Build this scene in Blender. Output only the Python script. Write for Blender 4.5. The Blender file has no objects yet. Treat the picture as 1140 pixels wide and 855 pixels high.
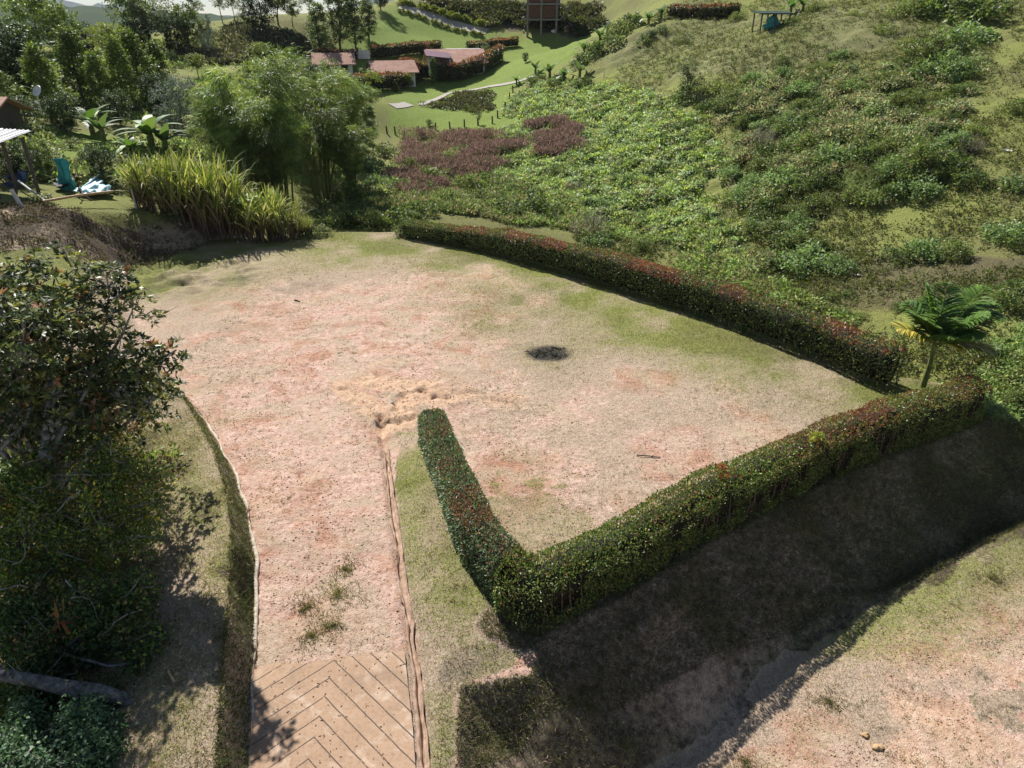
import bpy, math, random
import numpy as np
from mathutils import Vector, Matrix

C = bpy.context.scene
COL = C.collection
R = math.radians
rs = np.random.RandomState(7)
rnd = random.Random(7)

# ---------------------------------------------------------------- camera, light, sky
H = 12.0; PITCH = R(27.3); FOC = 790.0
cam_d = bpy.data.cameras.new("camera"); cam = bpy.data.objects.new("camera", cam_d); COL.objects.link(cam)
cam.location = (0, 0, H); cam.rotation_euler = (math.pi/2 - PITCH, 0, 0)
cam_d.sensor_fit = 'HORIZONTAL'; cam_d.angle = 2*math.atan(570/FOC)
cam_d.clip_start = 0.1; cam_d.clip_end = 30000
C.camera = cam
SUN_EL = R(46); LD = (0.5, -0.866)           # horizontal direction the light travels
w = bpy.data.worlds.new("World"); C.world = w; w.use_nodes = True
nt = w.node_tree; nt.nodes.clear()
wo = nt.nodes.new('ShaderNodeOutputWorld'); bg = nt.nodes.new('ShaderNodeBackground')
sky = nt.nodes.new('ShaderNodeTexSky'); sky.sky_type = 'NISHITA'; sky.sun_disc = False
sky.sun_elevation = SUN_EL; sky.sun_rotation = math.atan2(-LD[0], -LD[1]); sky.altitude = 1500; sky.dust_density = 0.1
tc = nt.nodes.new('ShaderNodeTexCoord'); mp = nt.nodes.new('ShaderNodeMapping'); mp.inputs['Scale'].default_value = (1, 1, 3.5)
nz = nt.nodes.new('ShaderNodeTexNoise'); nz.inputs['Scale'].default_value = 5.5; nz.inputs['Detail'].default_value = 8; nz.inputs['Roughness'].default_value = .55
rp = nt.nodes.new('ShaderNodeValToRGB'); rp.color_ramp.elements[0].position = .51; rp.color_ramp.elements[1].position = .62
mx = nt.nodes.new('ShaderNodeMix'); mx.data_type = 'RGBA'; mx.inputs['B'].default_value = (12, 12.6, 13.5, 1)
L = nt.links.new
L(tc.outputs['Generated'], mp.inputs['Vector']); L(mp.outputs['Vector'], nz.inputs['Vector']); L(nz.outputs['Fac'], rp.inputs['Fac'])
sz = nt.nodes.new('ShaderNodeSeparateXYZ'); L(tc.outputs['Generated'], sz.inputs[0])
mr = nt.nodes.new('ShaderNodeMapRange'); mr.inputs['From Min'].default_value = .10; mr.inputs['From Max'].default_value = .38; mr.inputs['To Min'].default_value = 1; mr.inputs['To Max'].default_value = 0
L(sz.outputs['Z'], mr.inputs['Value']); mm = nt.nodes.new('ShaderNodeMath'); mm.operation = 'MULTIPLY'
L(rp.outputs['Color'], mm.inputs[0]); L(mr.outputs['Result'], mm.inputs[1]); L(mm.outputs[0], mx.inputs['Factor']); L(sky.outputs['Color'], mx.inputs['A']); L(mx.outputs['Result'], bg.inputs['Color'])
bg.inputs['Strength'].default_value = 0.05; L(bg.outputs['Background'], wo.inputs['Surface'])
sd = bpy.data.lights.new("sun", 'SUN'); sun = bpy.data.objects.new("sun", sd); COL.objects.link(sun)
sd.energy = 5.0; sd.angle = R(0.5); sd.color = (1, .955, .89)
lv = Vector((LD[0]*math.cos(SUN_EL), LD[1]*math.cos(SUN_EL), -math.sin(SUN_EL)))
sun.rotation_euler = lv.to_track_quat('-Z', 'Y').to_euler()
C.view_settings.view_transform = 'Standard'; C.view_settings.look = 'None'; C.view_settings.gamma = 1
C.view_settings.exposure = 0.78
C.render.engine = 'CYCLES'
C.cycles.max_bounces = 5; C.cycles.diffuse_bounces = 2; C.cycles.transmission_bounces = 3; C.cycles.glossy_bounces = 2

# ---------------------------------------------------------------- camera maths used to survey positions
cp, sp_ = math.cos(PITCH), math.sin(PITCH)
def ray(px, py):
    a = (px-570)/FOC; b = (427.5-py)/FOC
    return np.array([a, cp + b*sp_, -sp_ + b*cp])
def P(px, py, Y):
    r = ray(px, py); return np.array([0, 0, H]) + r*(Y/r[1])
def G(px, py, z=0.0):
    r = ray(px, py); return np.array([0, 0, H]) + r*((z-H)/r[2])
def depth(p): return p[1]*cp + (H-p[2])*sp_

# ---------------------------------------------------------------- noise
def _hash(ix, iy, seed):
    h = (ix.astype(np.int64)*374761393 + iy.astype(np.int64)*668265263 + seed*1442695041) & 0x7fffffff
    h = ((h ^ (h >> 13))*1274126177) & 0x7fffffff
    return ((h ^ (h >> 16)) & 0xffff)/65535.0
def vnoise(x, y, seed=0):
    x = np.asarray(x, float); y = np.asarray(y, float)
    ix = np.floor(x); iy = np.floor(y); fx = x-ix; fy = y-iy
    fx = fx*fx*(3-2*fx); fy = fy*fy*(3-2*fy)
    a = _hash(ix, iy, seed); b = _hash(ix+1, iy, seed); c = _hash(ix, iy+1, seed); d = _hash(ix+1, iy+1, seed)
    return (a+(b-a)*fx)*(1-fy) + (c+(d-c)*fx)*fy - .5
def fbm(x, y, s, octv=4, seed=0, gain=.5):
    x = np.asarray(x, float); y = np.asarray(y, float)
    r = 0; a = 1; f = 1/s
    for k in range(octv):
        r = r + a*vnoise(x*f+31.7*k, y*f-17.3*k, seed+k); a *= gain; f *= 2.03
    return r
def poly_dist(x, y, poly):
    """0 inside the polygon, distance outside"""
    poly = np.array(poly)[:, :2]; n = len(poly)
    d = np.full(x.shape, 1e9); ins = np.zeros(x.shape, bool)
    for i in range(n):
        a = poly[i]; b = poly[(i+1) % n]; e = b-a
        t = np.clip(((x-a[0])*e[0]+(y-a[1])*e[1])/(e@e+1e-9), 0, 1)
        d = np.minimum(d, np.hypot(x-a[0]-t*e[0], y-a[1]-t*e[1]))
        cond = ((a[1] > y) != (b[1] > y)) & (x < (b[0]-a[0])*(y-a[1])/((b[1]-a[1]) if b[1] != a[1] else 1e-9)+a[0])
        ins ^= cond
    return np.where(ins, 0, d), np.where(ins, d, 0)
def line_dist(x, y, pl):
    pl = np.array(pl)[:, :2]; d = np.full(np.shape(x), 1e9)
    for a, b in zip(pl[:-1], pl[1:]):
        e = b-a; t = np.clip(((x-a[0])*e[0]+(y-a[1])*e[1])/(e@e+1e-9), 0, 1)
        d = np.minimum(d, np.hypot(x-a[0]-t*e[0], y-a[1]-t*e[1]))
    return d
def sstep(a, b, x):
    t = np.clip((x-a)/(b-a), 0, 1); return t*t*(3-2*t)

# ---------------------------------------------------------------- terrain
ctl = [P(*t) for t in [
 (20,60,110),(130,45,125),(200,45,120),(270,28,130),(330,25,135),(400,16,150),(440,8,158),(500,36,152),(460,50,140),(600,37,150),(650,39,145),
 (240,88,100),(300,88,105),(90,158,60),(60,120,75),(150,130,72),(200,160,66),(200,200,55),(150,190,52),
 (250,180,60),(330,238,57),(400,190,74),(370,150,85),(400,110,105),
 (480,128,105),(540,128,103),(430,150,98),(560,105,112),(470,98,122),(540,78,130),(600,62,128),(640,50,127),(440,90,124),(500,82,128),(380,85,122),(430,62,134),
 (450,172,88),(520,172,84),(600,160,84),(500,212,72),(600,232,64),(560,250,56),(420,242,58),(470,245,56),
 (650,150,84),(650,100,98),(690,45,110),(740,20,114),(800,10,115),
 (700,255,58),(750,200,64),(750,150,72),(760,90,84),(800,50,94),(857,35,90),(900,20,94),
 (850,280,48),(850,200,58),(850,120,70),(950,100,68),(950,200,52),(950,285,43),(1000,335,36),
 (1000,50,78),(1040,10,86),(1100,100,62),(1100,200,47),(1100,290,38),(1130,350,31),(1140,430,26),(1060,405,28.5),(1140,490,22.8),
 (1130,20,78),(500,-12,178),(600,-14,175),(720,-25,150),(850,-32,125),(1000,-34,105),(1140,-34,92),
 (100,238,38),(0,240,35),(10,205,42),(40,222,39)]]
ctl += [np.array(v, float) for v in [(-14,20,.9),(-9.5,14,.75),(-14,10,-1.2),(-7,8,.4),(-10,9,-.5),(-10,5,-1.2),(-14,15,.2),(-22,15,.3),(-22,26,2.0),(-15,26,1.6),
 (2,43,-4.5),(10,35,-4.2),(17,28,-3.6),(-10,49,-3),(-20,52,0),(24,20,-3.2),(25,10,-3.2),(10,-5,-3),(-10,-8,-2),(-40,0,-2),(45,0,-2),
 (-60,40,4),(-90,90,9),(-110,150,0),(-60,185,-4),(-20,200,2),(40,240,22),(110,190,27),(160,120,26),(120,60,20),(60,30,6),(100,20,10)]]
ctl = np.array(ctl)
def tps_fit(pts, lam=1.0):
    n = len(pts); d = np.hypot(pts[:, None, 0]-pts[None, :, 0], pts[:, None, 1]-pts[None, :, 1])/50
    K = np.where(d > 0, d*d*np.log(d+1e-12), 0) + np.eye(n)*lam*1e-4
    Pm = np.c_[np.ones(n), pts[:, 0]/50, pts[:, 1]/50]
    A = np.zeros((n+3, n+3)); A[:n, :n] = K; A[:n, n:] = Pm; A[n:, :n] = Pm.T
    return np.linalg.solve(A, np.r_[pts[:, 2], 0, 0, 0])
TW = tps_fit(ctl)
def tps(x, y):
    r = TW[-3] + TW[-2]*x/50 + TW[-1]*y/50
    for i, c in enumerate(ctl):
        d2 = ((x-c[0])**2+(y-c[1])**2)/2500+1e-12
        r = r + TW[i]*.5*d2*np.log(d2)
    return r
ZL = -2.2
def zlow(x): return ZL+np.clip((x-4)/13, 0, 1.3)*.75
def GL(px, py):
    p = G(px, py, ZL)
    for _ in range(6): p = G(px, py, float(zlow(p[0])))
    return p
lower_pad = [GL(x, y) for x, y in [(1240,540),(1140,587),(1102,603),(1026,643),(950,674),(884,710),(790,755),(714,807),(600,856)]] + [np.array(v, float) for v in [(-.6,8.6,0),(-.9,2,0),(0,-6,0),(40,-6,0),(40,19,0)]]
hf_front = [G(x, y) for x, y in [(553,697),(600,705),(695,662),(789,603),(865,565),(931,532),(1005,503),(1096,470)]]   # foot of front hedge
hf_far = [G(x, y) for x, y in [(443,263),(527,279),(580,294),(617,304),(680,323),(780,354),(860,386),(897,399),(946,424),(985,438)]]
hf_arm_l = [G(x, y) for x, y in [(468,500),(487,560),(512,630),(545,694)]]
nfar = np.array([.70, .71, 0])
drv_l = [G(x, y) for x, y in [(150,360),(195,435),(228,470),(258,520),(276,570),(285,620),(283,700),(280,760),(275,870),(272,1000)]]
drv_r = [G(x, y) for x, y in [(418,462),(424,500),(432,570),(442,650),(452,720),(460,790),(466,870),(473,1000)]]
plat = ([G(510,1000), G(508,870), G(508,800), G(512,752), G(592,745)] + [p+np.array([.03,-.06,0]) for p in hf_front[1:]] + [hf_front[-1]+np.array([1.2,.4,0]), hf_front[-1]+np.array([.6,2.6,0])]
        + [p+nfar*1.8 for p in hf_far[::-1]] + [G(443,258), G(350,258), G(235,266), G(150,298), G(140,330)] + drv_l)
scar = [[G(x, y) for x, y in l] for l in [
  [(418,462),(405,448),(395,440),(375,428)], [(418,462),(440,452),(455,440),(480,433),(505,438)], [(480,433),(490,440),(520,437),(545,442),(582,452)],
  [(425,475),(440,470),(460,462)], [(400,420),(430,425),(480,428)], [(195,330),(290,315),(350,320)]]]
scar_d = [.07, .10, .09, .07, .03, .02]
gut_l = [p+np.array([-.18, 0, 0]) for p in drv_l[1:]]
gut_r = [p+np.array([.14, 0, 0]) for p in drv_r]
def zpad(x, y): return -.055*np.clip(15-y, 0, 30)*sstep(1.5, -1.0, x) + fbm(x, y, 6, 2, 5)*.10
strip_poly = [G(*q) for q in [(440,480),(440,570),(450,650),(462,720),(474,870),(476,1000),(505,1000),(506,870),(508,755),(570,738),(600,700),(560,640),(520,560),(487,480)]]
far_lawns = [(438,122),(520,120),(590,128),(555,143),(500,148),(440,145)]
def base_height(x, y):
    x = np.asarray(x, float); y = np.asarray(y, float)
    h = tps(x, y)
    far = sstep(230, 420, np.hypot(x, y)); h = h*(1-far) + (-60)*far
    h = h + fbm(x, y, 9, 3, 3)*.5*sstep(3, 20, poly_dist(x, y, plat)[0])
    d, _ = poly_dist(x, y, lower_pad)
    zl_ = zlow(x)+fbm(x, y, 5, 2, 9)*.12; h = np.clip(h, zl_-.9*d, zl_+1.2*d)
    d, di = poly_dist(x, y, plat)
    dd = d + fbm(x, y, .8, 3, 11)*.22*np.clip(d*2, 0, 1)
    zp = zpad(x, y)
    cut = np.where(y < 23, 2.6, 1.0)
    h = np.clip(h, zp-(.84-.0*x)*dd, zp+cut*np.clip(dd, 0, 99))
    return h
def height(x, y, fine=True):
    x = np.asarray(x, float); y = np.asarray(y, float)
    h = base_height(x, y)
    d, di = poly_dist(x, y, plat)
    # strip between driveway and short hedge is a low ridge
    dr = line_dist(x, y, drv_r)
    _, si = poly_dist(x, y, strip_poly)
    h = h + .26*sstep(0, .8, si)
    for pl, k in zip(scar, scar_d):
        ld = line_dist(x+fbm(x, y, .7, 4, 21, .65)*.6, y+fbm(x, y, .7, 4, 22, .65)*.6, pl)
        h = h - k*np.exp(-(ld/.17)**2)*(1+fbm(x, y, .35, 2, 23)) + k*.4*np.exp(-((ld-.42)/.22)**2)*(1+fbm(x, y, .3, 2, 24)*1.4)
    for pl in (gut_l, gut_r):
        h = h - .16*sstep(.22 if pl is gut_l else .15, .14 if pl is gut_l else .06, line_dist(x, y, pl))
    if fine:
        h = h + fbm(x, y, .5, 3, 41)*.05*sstep(60, 30, y)
        hz = hill_zone(x, y)
        bill = 1-np.abs(fbm(x, y, 2.6, 3, 51))*2.2
        h = h + hz*(bill-.45)*.75
        far = sstep(46, 52, y)*sstep(150, 120, y)*sstep(2, 12, x)
        h = h + far*(np.abs(fbm(x*.35, y+x*.12, 1.3, 2, 57))*.55+fbm(x, y, .9, 2, 58)*.25)
        md = np.hypot((x+18.5)/6, (y-36)/4.5); h = h + sstep(1.1, .6, md)*(fbm(x, y, .9, 3, 59)*.42)
    return h
def T(px, py, fine=False):
    """point of the ground seen through that pixel of the survey photograph"""
    r = ray(px, py); r = r/r[1]
    Y = np.r_[np.arange(6, 60, .1), np.arange(60, 420, .3)]
    X = r[0]*Y; Z = H + r[2]*Y
    hh = height(X, Y, fine)
    idx = np.where(hh >= Z)[0]
    i = idx[0] if len(idx) else len(Y)-1
    return np.array([X[i], Y[i], hh[i]])
def Tn(pxs): return [T(*p) for p in pxs]
hill_poly = None; _hz = []
def hill_zone(x, y):
    r = np.zeros(np.shape(x))
    for poly, amp in _hz:
        d, di = poly_dist(x, y, poly); r = np.maximum(r, amp*sstep(0, 2.5, di))
    return r
# rough vegetation zones, lawns (surveyed on the ground)
z_green = Tn([(585,88),(700,92),(770,110),(800,170),(825,230),(835,300),(760,300),(680,265),(610,235),(540,235),(470,235),(390,215),(440,180),(560,170),(560,120)])
z_scrub = Tn([(770,110),(850,90),(900,75),(960,80),(1000,65),(1060,25),(1090,70),(1075,160),(1060,220),(900,245),(930,300),(840,300),(825,230),(800,170)])
z_right = Tn([(1100,320),(1140,310),(1160,400),(1160,470),(1110,460),(1100,400)])
z_rough = Tn([(640,75),(720,30),(800,15),(1000,15),(1060,25),(960,80),(860,95),(760,100)])
z_gully = Tn([(400,215),(470,190),(560,170),(600,230),(540,240),(440,246),(370,243)])
_hz = [(z_green, .8), (z_scrub, 1.0), (z_right, .8), (z_rough, .3), (z_gully, .7)]
lawn_polys = [Tn(p) for p in [
  [(438,124),(470,118),(520,120),(588,128),(555,143),(500,148),(440,146)],
  [(380,60),(410,30),(440,8),(470,20),(530,37),(665,38),(640,60),(600,85),(560,100),(545,125),(530,112),(440,112),(420,100),(560,60)],
  [(430,108),(560,90),(640,52),(655,40),(560,40),(400,60),(380,80)],
  [(545,130),(575,95),(560,92),(540,110)],
  [(60,150),(110,152),(128,175),(70,180),(55,165)],
  [(205,80),(300,75),(345,85),(260,98),(200,95)],
]]
track_r = Tn([(1095,20),(1120,30),(1140,100),(1150,200),(1145,300),(1060,300),(1075,250),(1085,180),(1100,100)])
dirt_mid = Tn([(900,300),(960,290),(1150,285),(1150,315),(1040,325),(990,340),(900,345)])

def axis(lo, a, b, hi, step, g, cap, capend):
    m = list(np.arange(a, b+1e-6, step)); s = step; v = a; left = []
    while v > lo:
        s = min(s*g, cap) if abs(v) < capend else s*1.12
        v -= s; left.append(v)
    s = step; v = m[-1]; right = []
    while v < hi:
        s = min(s*g, cap) if abs(v) < capend else s*1.12
        v += s; right.append(v)
    return np.array(left[::-1]+m+right)
ax = axis(-6000, -14, 19, 6000, .09, 1.03, .55, 130)
ay = axis(-60, 6.5, 44, 9000, .09, 1.02, .5, 190)
XX, YY = np.meshgrid(ax, ay)
ZZ = height(XX, YY)
nx, ny = len(ax), len(ay)
print("terrain verts", nx*ny)

# zone weights per vertex: R green grass, G bare pink soil, B wild hillside cover, A dark bare earth / trodden, plus shade painted onto the front bank
fx = XX+fbm(XX, YY, 2.5, 3, 61)*2.2; fy = YY+fbm(XX, YY, 2.5, 3, 62)*2.2
dp, dpi = poly_dist(XX, YY, plat)
far_mask = sstep(0, 3, dp)
green = np.zeros_like(XX); soil = np.zeros_like(XX); wild = np.zeros_like(XX); dark = np.zeros_like(XX)
hz = hill_zone(fx, fy)
wild = np.clip(hz*1.6, 0, 1)
for lp in lawn_polys:
    d, di = poly_dist(fx, fy, lp); green = np.maximum(green, sstep(1.5, -.3, d-di))
outside = far_mask*(YY > 22)
green = np.maximum(green, outside*(1.32+fbm(XX, YY, 14, 4, 71)*.5)*(1-wild))
d, di = poly_dist(fx, fy, track_r); green = np.maximum(green, .75*sstep(2, 0, d)); wild *= sstep(-.5, 1.5, d)
d, di = poly_dist(fx, fy, dirt_mid); dark = np.maximum(dark, .55*sstep(1.5, 0, d)); wild *= sstep(0, 1.5, d)
lush = np.zeros_like(XX)
for lp in lawn_polys[:5]:
    d, di = poly_dist(fx, fy, lp); lush = np.maximum(lush, sstep(1.5, -.3, d-di))
# the levelled plot
inpl = (dp <= 0)
edge_far = np.minimum(line_dist(XX, YY, hf_far), line_dist(XX, YY, [G(443,262), G(350,262), G(235,268), G(150,298)]))
mott = fbm(XX, YY, 1.6, 4, 81)
big = fbm(XX, YY, 7, 2, 82); axis_line = [G(370,760), G(350,620), G(340,520), G(370,440), G(420,370), G(500,330)]; sd_ = line_dist(XX, YY, axis_line)
g_edge = sstep(11.0, 0.3, edge_far + big*8 + mott*3)
g_left = sstep(2.4, .4, line_dist(XX, YY, hf_front)+mott*1.5)
green = np.where(inpl, np.clip(g_edge*(.84+mott*.9), 0, 1)*.85 + .16*sstep(.12, .3, mott)*(sd_ > 3), green)
strip = (poly_dist(XX+mott*.15, YY, strip_poly)[1] > .04) & inpl
green = np.where(strip, .62+mott*.7, green)
inner_corner = inpl & (np.hypot(XX-.5, YY-14.6) < 1.9+mott*2); green = np.where(inner_corner, np.maximum(green, .42+mott*.3), green)
# bare soil: driveway, middle of plot
axis_line = [G(370,760), G(350,620), G(340,520), G(370,440), G(420,370), G(500,330)]
sd_ = line_dist(XX, YY, axis_line)
soil = np.where(inpl, sstep(7.5, 1.5, sd_+mott*3+big*2)*(.95), 0)
soil = np.where(inpl, np.maximum(soil, .55+mott*.5-g_edge*.8), soil)
soil = np.where(strip, .1+mott*.3, soil)
dl, dli = poly_dist(XX, YY, lower_pad)
inlow = (dl <= 0)
soil = np.where(inlow, sstep(.4, 3.4, dli+mott*2.5)*.95, soil)
green = np.where(inlow, np.maximum(.10+mott*.5, sstep(8, 11.5, XX*.6+YY*.35+mott*3)*.7*sstep(4.5, 0, dli)), green)
# banks
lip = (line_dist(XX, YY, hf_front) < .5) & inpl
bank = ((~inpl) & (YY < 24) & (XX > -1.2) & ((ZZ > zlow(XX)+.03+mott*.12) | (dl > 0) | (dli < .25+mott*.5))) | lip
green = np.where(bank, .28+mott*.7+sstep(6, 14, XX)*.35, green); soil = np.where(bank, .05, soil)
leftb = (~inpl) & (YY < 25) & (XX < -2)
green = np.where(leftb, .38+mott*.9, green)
dark = np.where(bank, np.clip(.52+mott*.25, 0, .95), dark); dark = np.where(leftb, np.clip(mott*1.6, 0, .6), dark)  # bank below the front hedge: shade painted into the ground colour
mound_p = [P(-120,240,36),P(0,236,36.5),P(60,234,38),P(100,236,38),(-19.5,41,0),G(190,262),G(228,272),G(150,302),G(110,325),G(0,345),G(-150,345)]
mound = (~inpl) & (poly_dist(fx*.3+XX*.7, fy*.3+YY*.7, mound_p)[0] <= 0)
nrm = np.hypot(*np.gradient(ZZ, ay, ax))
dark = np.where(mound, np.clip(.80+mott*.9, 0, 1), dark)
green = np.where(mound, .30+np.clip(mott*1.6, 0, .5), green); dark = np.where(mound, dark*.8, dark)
cutbank = Tn([(470,3),(560,2),(665,2),(668,33),(600,34),(560,33),(530,26)]); d, di = poly_dist(fx, fy, cutbank); dark = np.maximum(dark, .7*sstep(1.5, -1, d-di)); wild = np.maximum(wild, .5*sstep(1, 0, d))
moundsh = Tn([(235,40),(262,26),(300,30),(345,50),(340,62),(260,72),(225,60)]); d, di = poly_dist(fx, fy, moundsh); wild = np.maximum(wild, .7*sstep(1, 0, d)); dark = np.maximum(dark, .45*sstep(1, 0, d))
# straight orange scars and ash
org = np.zeros_like(XX)
for pl in scar[:5]: org = np.maximum(org, sstep(.9, .1, line_dist(fx*.3+XX*.7, fy*.3+YY*.7, pl)))
low_o = [GL(x, y) for x, y in [(1080,720),(1000,760),(960,800),(1100,800),(1050,850)]]
org = np.maximum(org, .5*sstep(1.6, .3, line_dist(fx, fy, low_o)))
org = np.maximum(org, np.where(inpl, .35*sstep(.1, .4, big+mott*.5), 0))
FIRE = G(610, 393)
ash = .85*sstep(1.5, .25, np.hypot((XX-FIRE[0])/1.1, (YY-FIRE[1])/.95)+mott*.5)
old = [G(330,318), G(380,322), G(300,322)]
ash = np.maximum(ash, .38*sstep(1.3, .1, line_dist(XX, YY, old)+mott*1.4))

me = bpy.data.meshes.new("ground")
v = np.stack([XX, YY, ZZ], -1).reshape(-1, 3)
i = (np.arange(ny-1)[:, None]*nx+np.arange(nx-1)[None, :]).ravel()
f = np.stack([i, i+1, i+nx+1, i+nx], 1)
def fill_mesh(me, v, f, smooth=False, cols=None):
    nv, nf, k = len(v), len(f), f.shape[1]
    me.vertices.add(nv); me.vertices.foreach_set('co', v.astype(np.float32).ravel())
    me.loops.add(nf*k); me.loops.foreach_set('vertex_index', f.astype(np.int32).ravel())
    me.polygons.add(nf); me.polygons.foreach_set('loop_start', (np.arange(nf)*k).astype(np.int32))
    if smooth: me.polygons.foreach_set('use_smooth', np.ones(nf, bool))
    if cols:
        for nme, c in cols.items():
            at = me.color_attributes.new(nme, 'FLOAT_COLOR', 'POINT'); at.data.foreach_set('color', c.astype(np.float32).ravel())
    me.update(calc_edges=True)
    return me
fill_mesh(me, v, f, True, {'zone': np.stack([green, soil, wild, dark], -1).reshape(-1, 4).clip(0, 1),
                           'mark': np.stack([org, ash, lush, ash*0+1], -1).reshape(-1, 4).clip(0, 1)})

# ---------------------------------------------------------------- node helpers
def newmat(name):
    m = bpy.data.materials.new(name); m.use_nodes = True
    return m, m.node_tree, m.node_tree.nodes['Principled BSDF']
def ramp(nt, fac, stops):
    n = nt.nodes.new('ShaderNodeValToRGB'); cr = n.color_ramp
    while len(cr.elements) < len(stops): cr.elements.new(.5)
    for e, (p, c) in zip(cr.elements, stops): e.position = p; e.color = (*c, 1) if len(c) == 3 else c
    nt.links.new(fac, n.inputs['Fac']); return n.outputs['Color']
def noise(nt, scale, detail=4, rough=.6, vec=None, dist=0):
    n = nt.nodes.new('ShaderNodeTexNoise'); n.inputs['Scale'].default_value = scale; n.inputs['Detail'].default_value = detail
    n.inputs['Roughness'].default_value = rough; n.inputs['Distortion'].default_value = dist
    if vec is None:
        g = nt.nodes.new('ShaderNodeNewGeometry'); vec = g.outputs['Position']
    nt.links.new(vec, n.inputs['Vector']); return n.outputs['Fac']
def mixc(nt, fac, a, b, mode='MIX'):
    n = nt.nodes.new('ShaderNodeMix'); n.data_type = 'RGBA'; n.blend_type = mode
    for s, k in ((fac, 'Factor'), (a, 'A'), (b, 'B')):
        if isinstance(s, (int, float)): n.inputs[k].default_value = s
        elif isinstance(s, tuple): n.inputs[k].default_value = (*s, 1)
        else: nt.links.new(s, n.inputs[k])
    return n.outputs['Result']
def mth(nt, op, a, b=None, clamp=False, c=None):
    n = nt.nodes.new('ShaderNodeMath'); n.operation = op; n.use_clamp = clamp
    for k, s in enumerate((a, b, c)):
        if s is None: continue
        if isinstance(s, (int, float)): n.inputs[k].default_value = s
        else: nt.links.new(s, n.inputs[k])
    return n.outputs[0]
def bump(nt, bsdf, h, strength=.5, dist=.05):
    n = nt.nodes.new('ShaderNodeBump'); n.inputs['Strength'].default_value = strength; n.inputs['Distance'].default_value = dist
    nt.links.new(h, n.inputs['Height']); nt.links.new(n.outputs['Normal'], bsdf.inputs['Normal'])
def attr(nt, name):
    n = nt.nodes.new('ShaderNodeAttribute'); n.attribute_name = name; return n
def edge(nt, w, nz, sharp=4.0, amt=1.1):
    """weight broken up by noise"""
    a = mth(nt, 'MULTIPLY_ADD', mth(nt, 'SUBTRACT', nz, .5), amt, False, w)
    return mth(nt, 'MULTIPLY_ADD', mth(nt, 'SUBTRACT', a, .5), sharp, True, .5)

gm, nt, bs = newmat("ground_mat")
zn = attr(nt, 'zone'); sep = nt.nodes.new('ShaderNodeSeparateColor'); nt.links.new(zn.outputs['Color'], sep.inputs['Color'])
mk = attr(nt, 'mark'); sp2 = nt.nodes.new('ShaderNodeSeparateColor'); nt.links.new(mk.outputs['Color'], sp2.inputs['Color'])
nA = noise(nt, .9, 6, .65); nB = noise(nt, 5, 6, .7); nC = noise(nt, 22, 4, .75); nD = noise(nt, 60, 3, .7); nE = noise(nt, .12, 4, .6)
mp = nt.nodes.new('ShaderNodeMapping'); mp.inputs['Scale'].default_value = (1, .35, 1); mp.inputs['Rotation'].default_value = (0, 0, .6)
g = nt.nodes.new('ShaderNodeNewGeometry'); nt.links.new(g.outputs['Position'], mp.inputs['Vector'])
nS = noise(nt, 30, 4, .8, mp.outputs['Vector'], .8); nF = noise(nt, 9, 5, .8, None, .6); nG = noise(nt, 2.2, 5, .75)
dry = ramp(nt, nS, [(.34, (.17, .12, .08)), (.45, (.36, .28, .20)), (.58, (.55, .46, .36)), (.72, (.70, .61, .49))])
dry = mixc(nt, mth(nt, 'MULTIPLY', nA, .5), dry, (.42, .27, .19), 'MIX')
soilc = ramp(nt, nB, [(.28, (.36, .215, .155)), (.42, (.52, .34, .262)), (.58, (.64, .455, .372)), (.75, (.72, .58, .49))])
soilc = mixc(nt, ramp(nt, nG, [(.50, (0, 0, 0)), (.66, (.55, .55, .55))]), soilc, (.56, .33, .22))
speck = ramp(nt, nF, [(.33, (.40, .31, .26)), (.40, (.90, .86, .83)), (.48, (1, 1, 1))])
nX = noise(nt, .33, 6, .65, None, 1.5)
soilc = mixc(nt, 1.0, soilc, ramp(nt, nX, [(.36, (.78, .64, .56)), (.5, (1, 1, 1)), (.64, (1.06, 1.08, 1.10))]), 'MULTIPLY')
soilc = mixc(nt, .8, soilc, speck, 'MULTIPLY')
soilc = mixc(nt, ramp(nt, noise(nt, .55, 5, .6, None, 1.2), [(.44, (0, 0, 0)), (.60, (.7, .7, .7))]), soilc, mixc(nt, nS, (.30, .22, .14), (.64, .54, .40)))
orange = ramp(nt, nB, [(.3, (.46, .27, .16)), (.55, (.62, .43, .30)), (.75, (.72, .56, .43))])
soilc = mixc(nt, edge(nt, sp2.outputs['Red'], nA, 3), soilc, orange)
grc = ramp(nt, nC, [(.30, (.07, .08, .022)), (.46, (.17, .19, .048)), (.58, (.29, .31, .09)), (.75, (.46, .44, .20))])
grc = mixc(nt, ramp(nt, nE, [(.42, (0, 0, 0)), (.62, (.75, .75, .75))]), grc, ramp(nt, nB, [(.35, (.085, .09, .035)), (.6, (.19, .18, .075))]))
grc = mixc(nt, sp2.outputs['Blue'], grc, ramp(nt, nB, [(.3, (.10, .15, .03)), (.5, (.17, .235, .045)), (.7, (.26, .29, .08))]))
wildc = ramp(nt, nB, [(.3, (.035, .05, .014)), (.5, (.09, .12, .03)), (.65, (.16, .20, .055)), (.8, (.24, .23, .09))])
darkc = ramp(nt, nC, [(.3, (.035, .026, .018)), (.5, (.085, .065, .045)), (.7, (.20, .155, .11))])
col = mixc(nt, edge(nt, sep.outputs['Green'], nB, 3.2), dry, soilc)
col = mixc(nt, edge(nt, sep.outputs['Red'], nF, 1.7, 2.0), col, grc)
fl = mixc(nt, .45, col, ramp(nt, nF, [(.36, (.34, .28, .22)), (.47, (1, 1, 1))]), 'MULTIPLY')
col = fl
col = mixc(nt, edge(nt, sep.outputs['Blue'], nA, 3, .8), col, wildc)
col = mixc(nt, edge(nt, zn.outputs['Alpha'], nB, 3), col, darkc)
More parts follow.
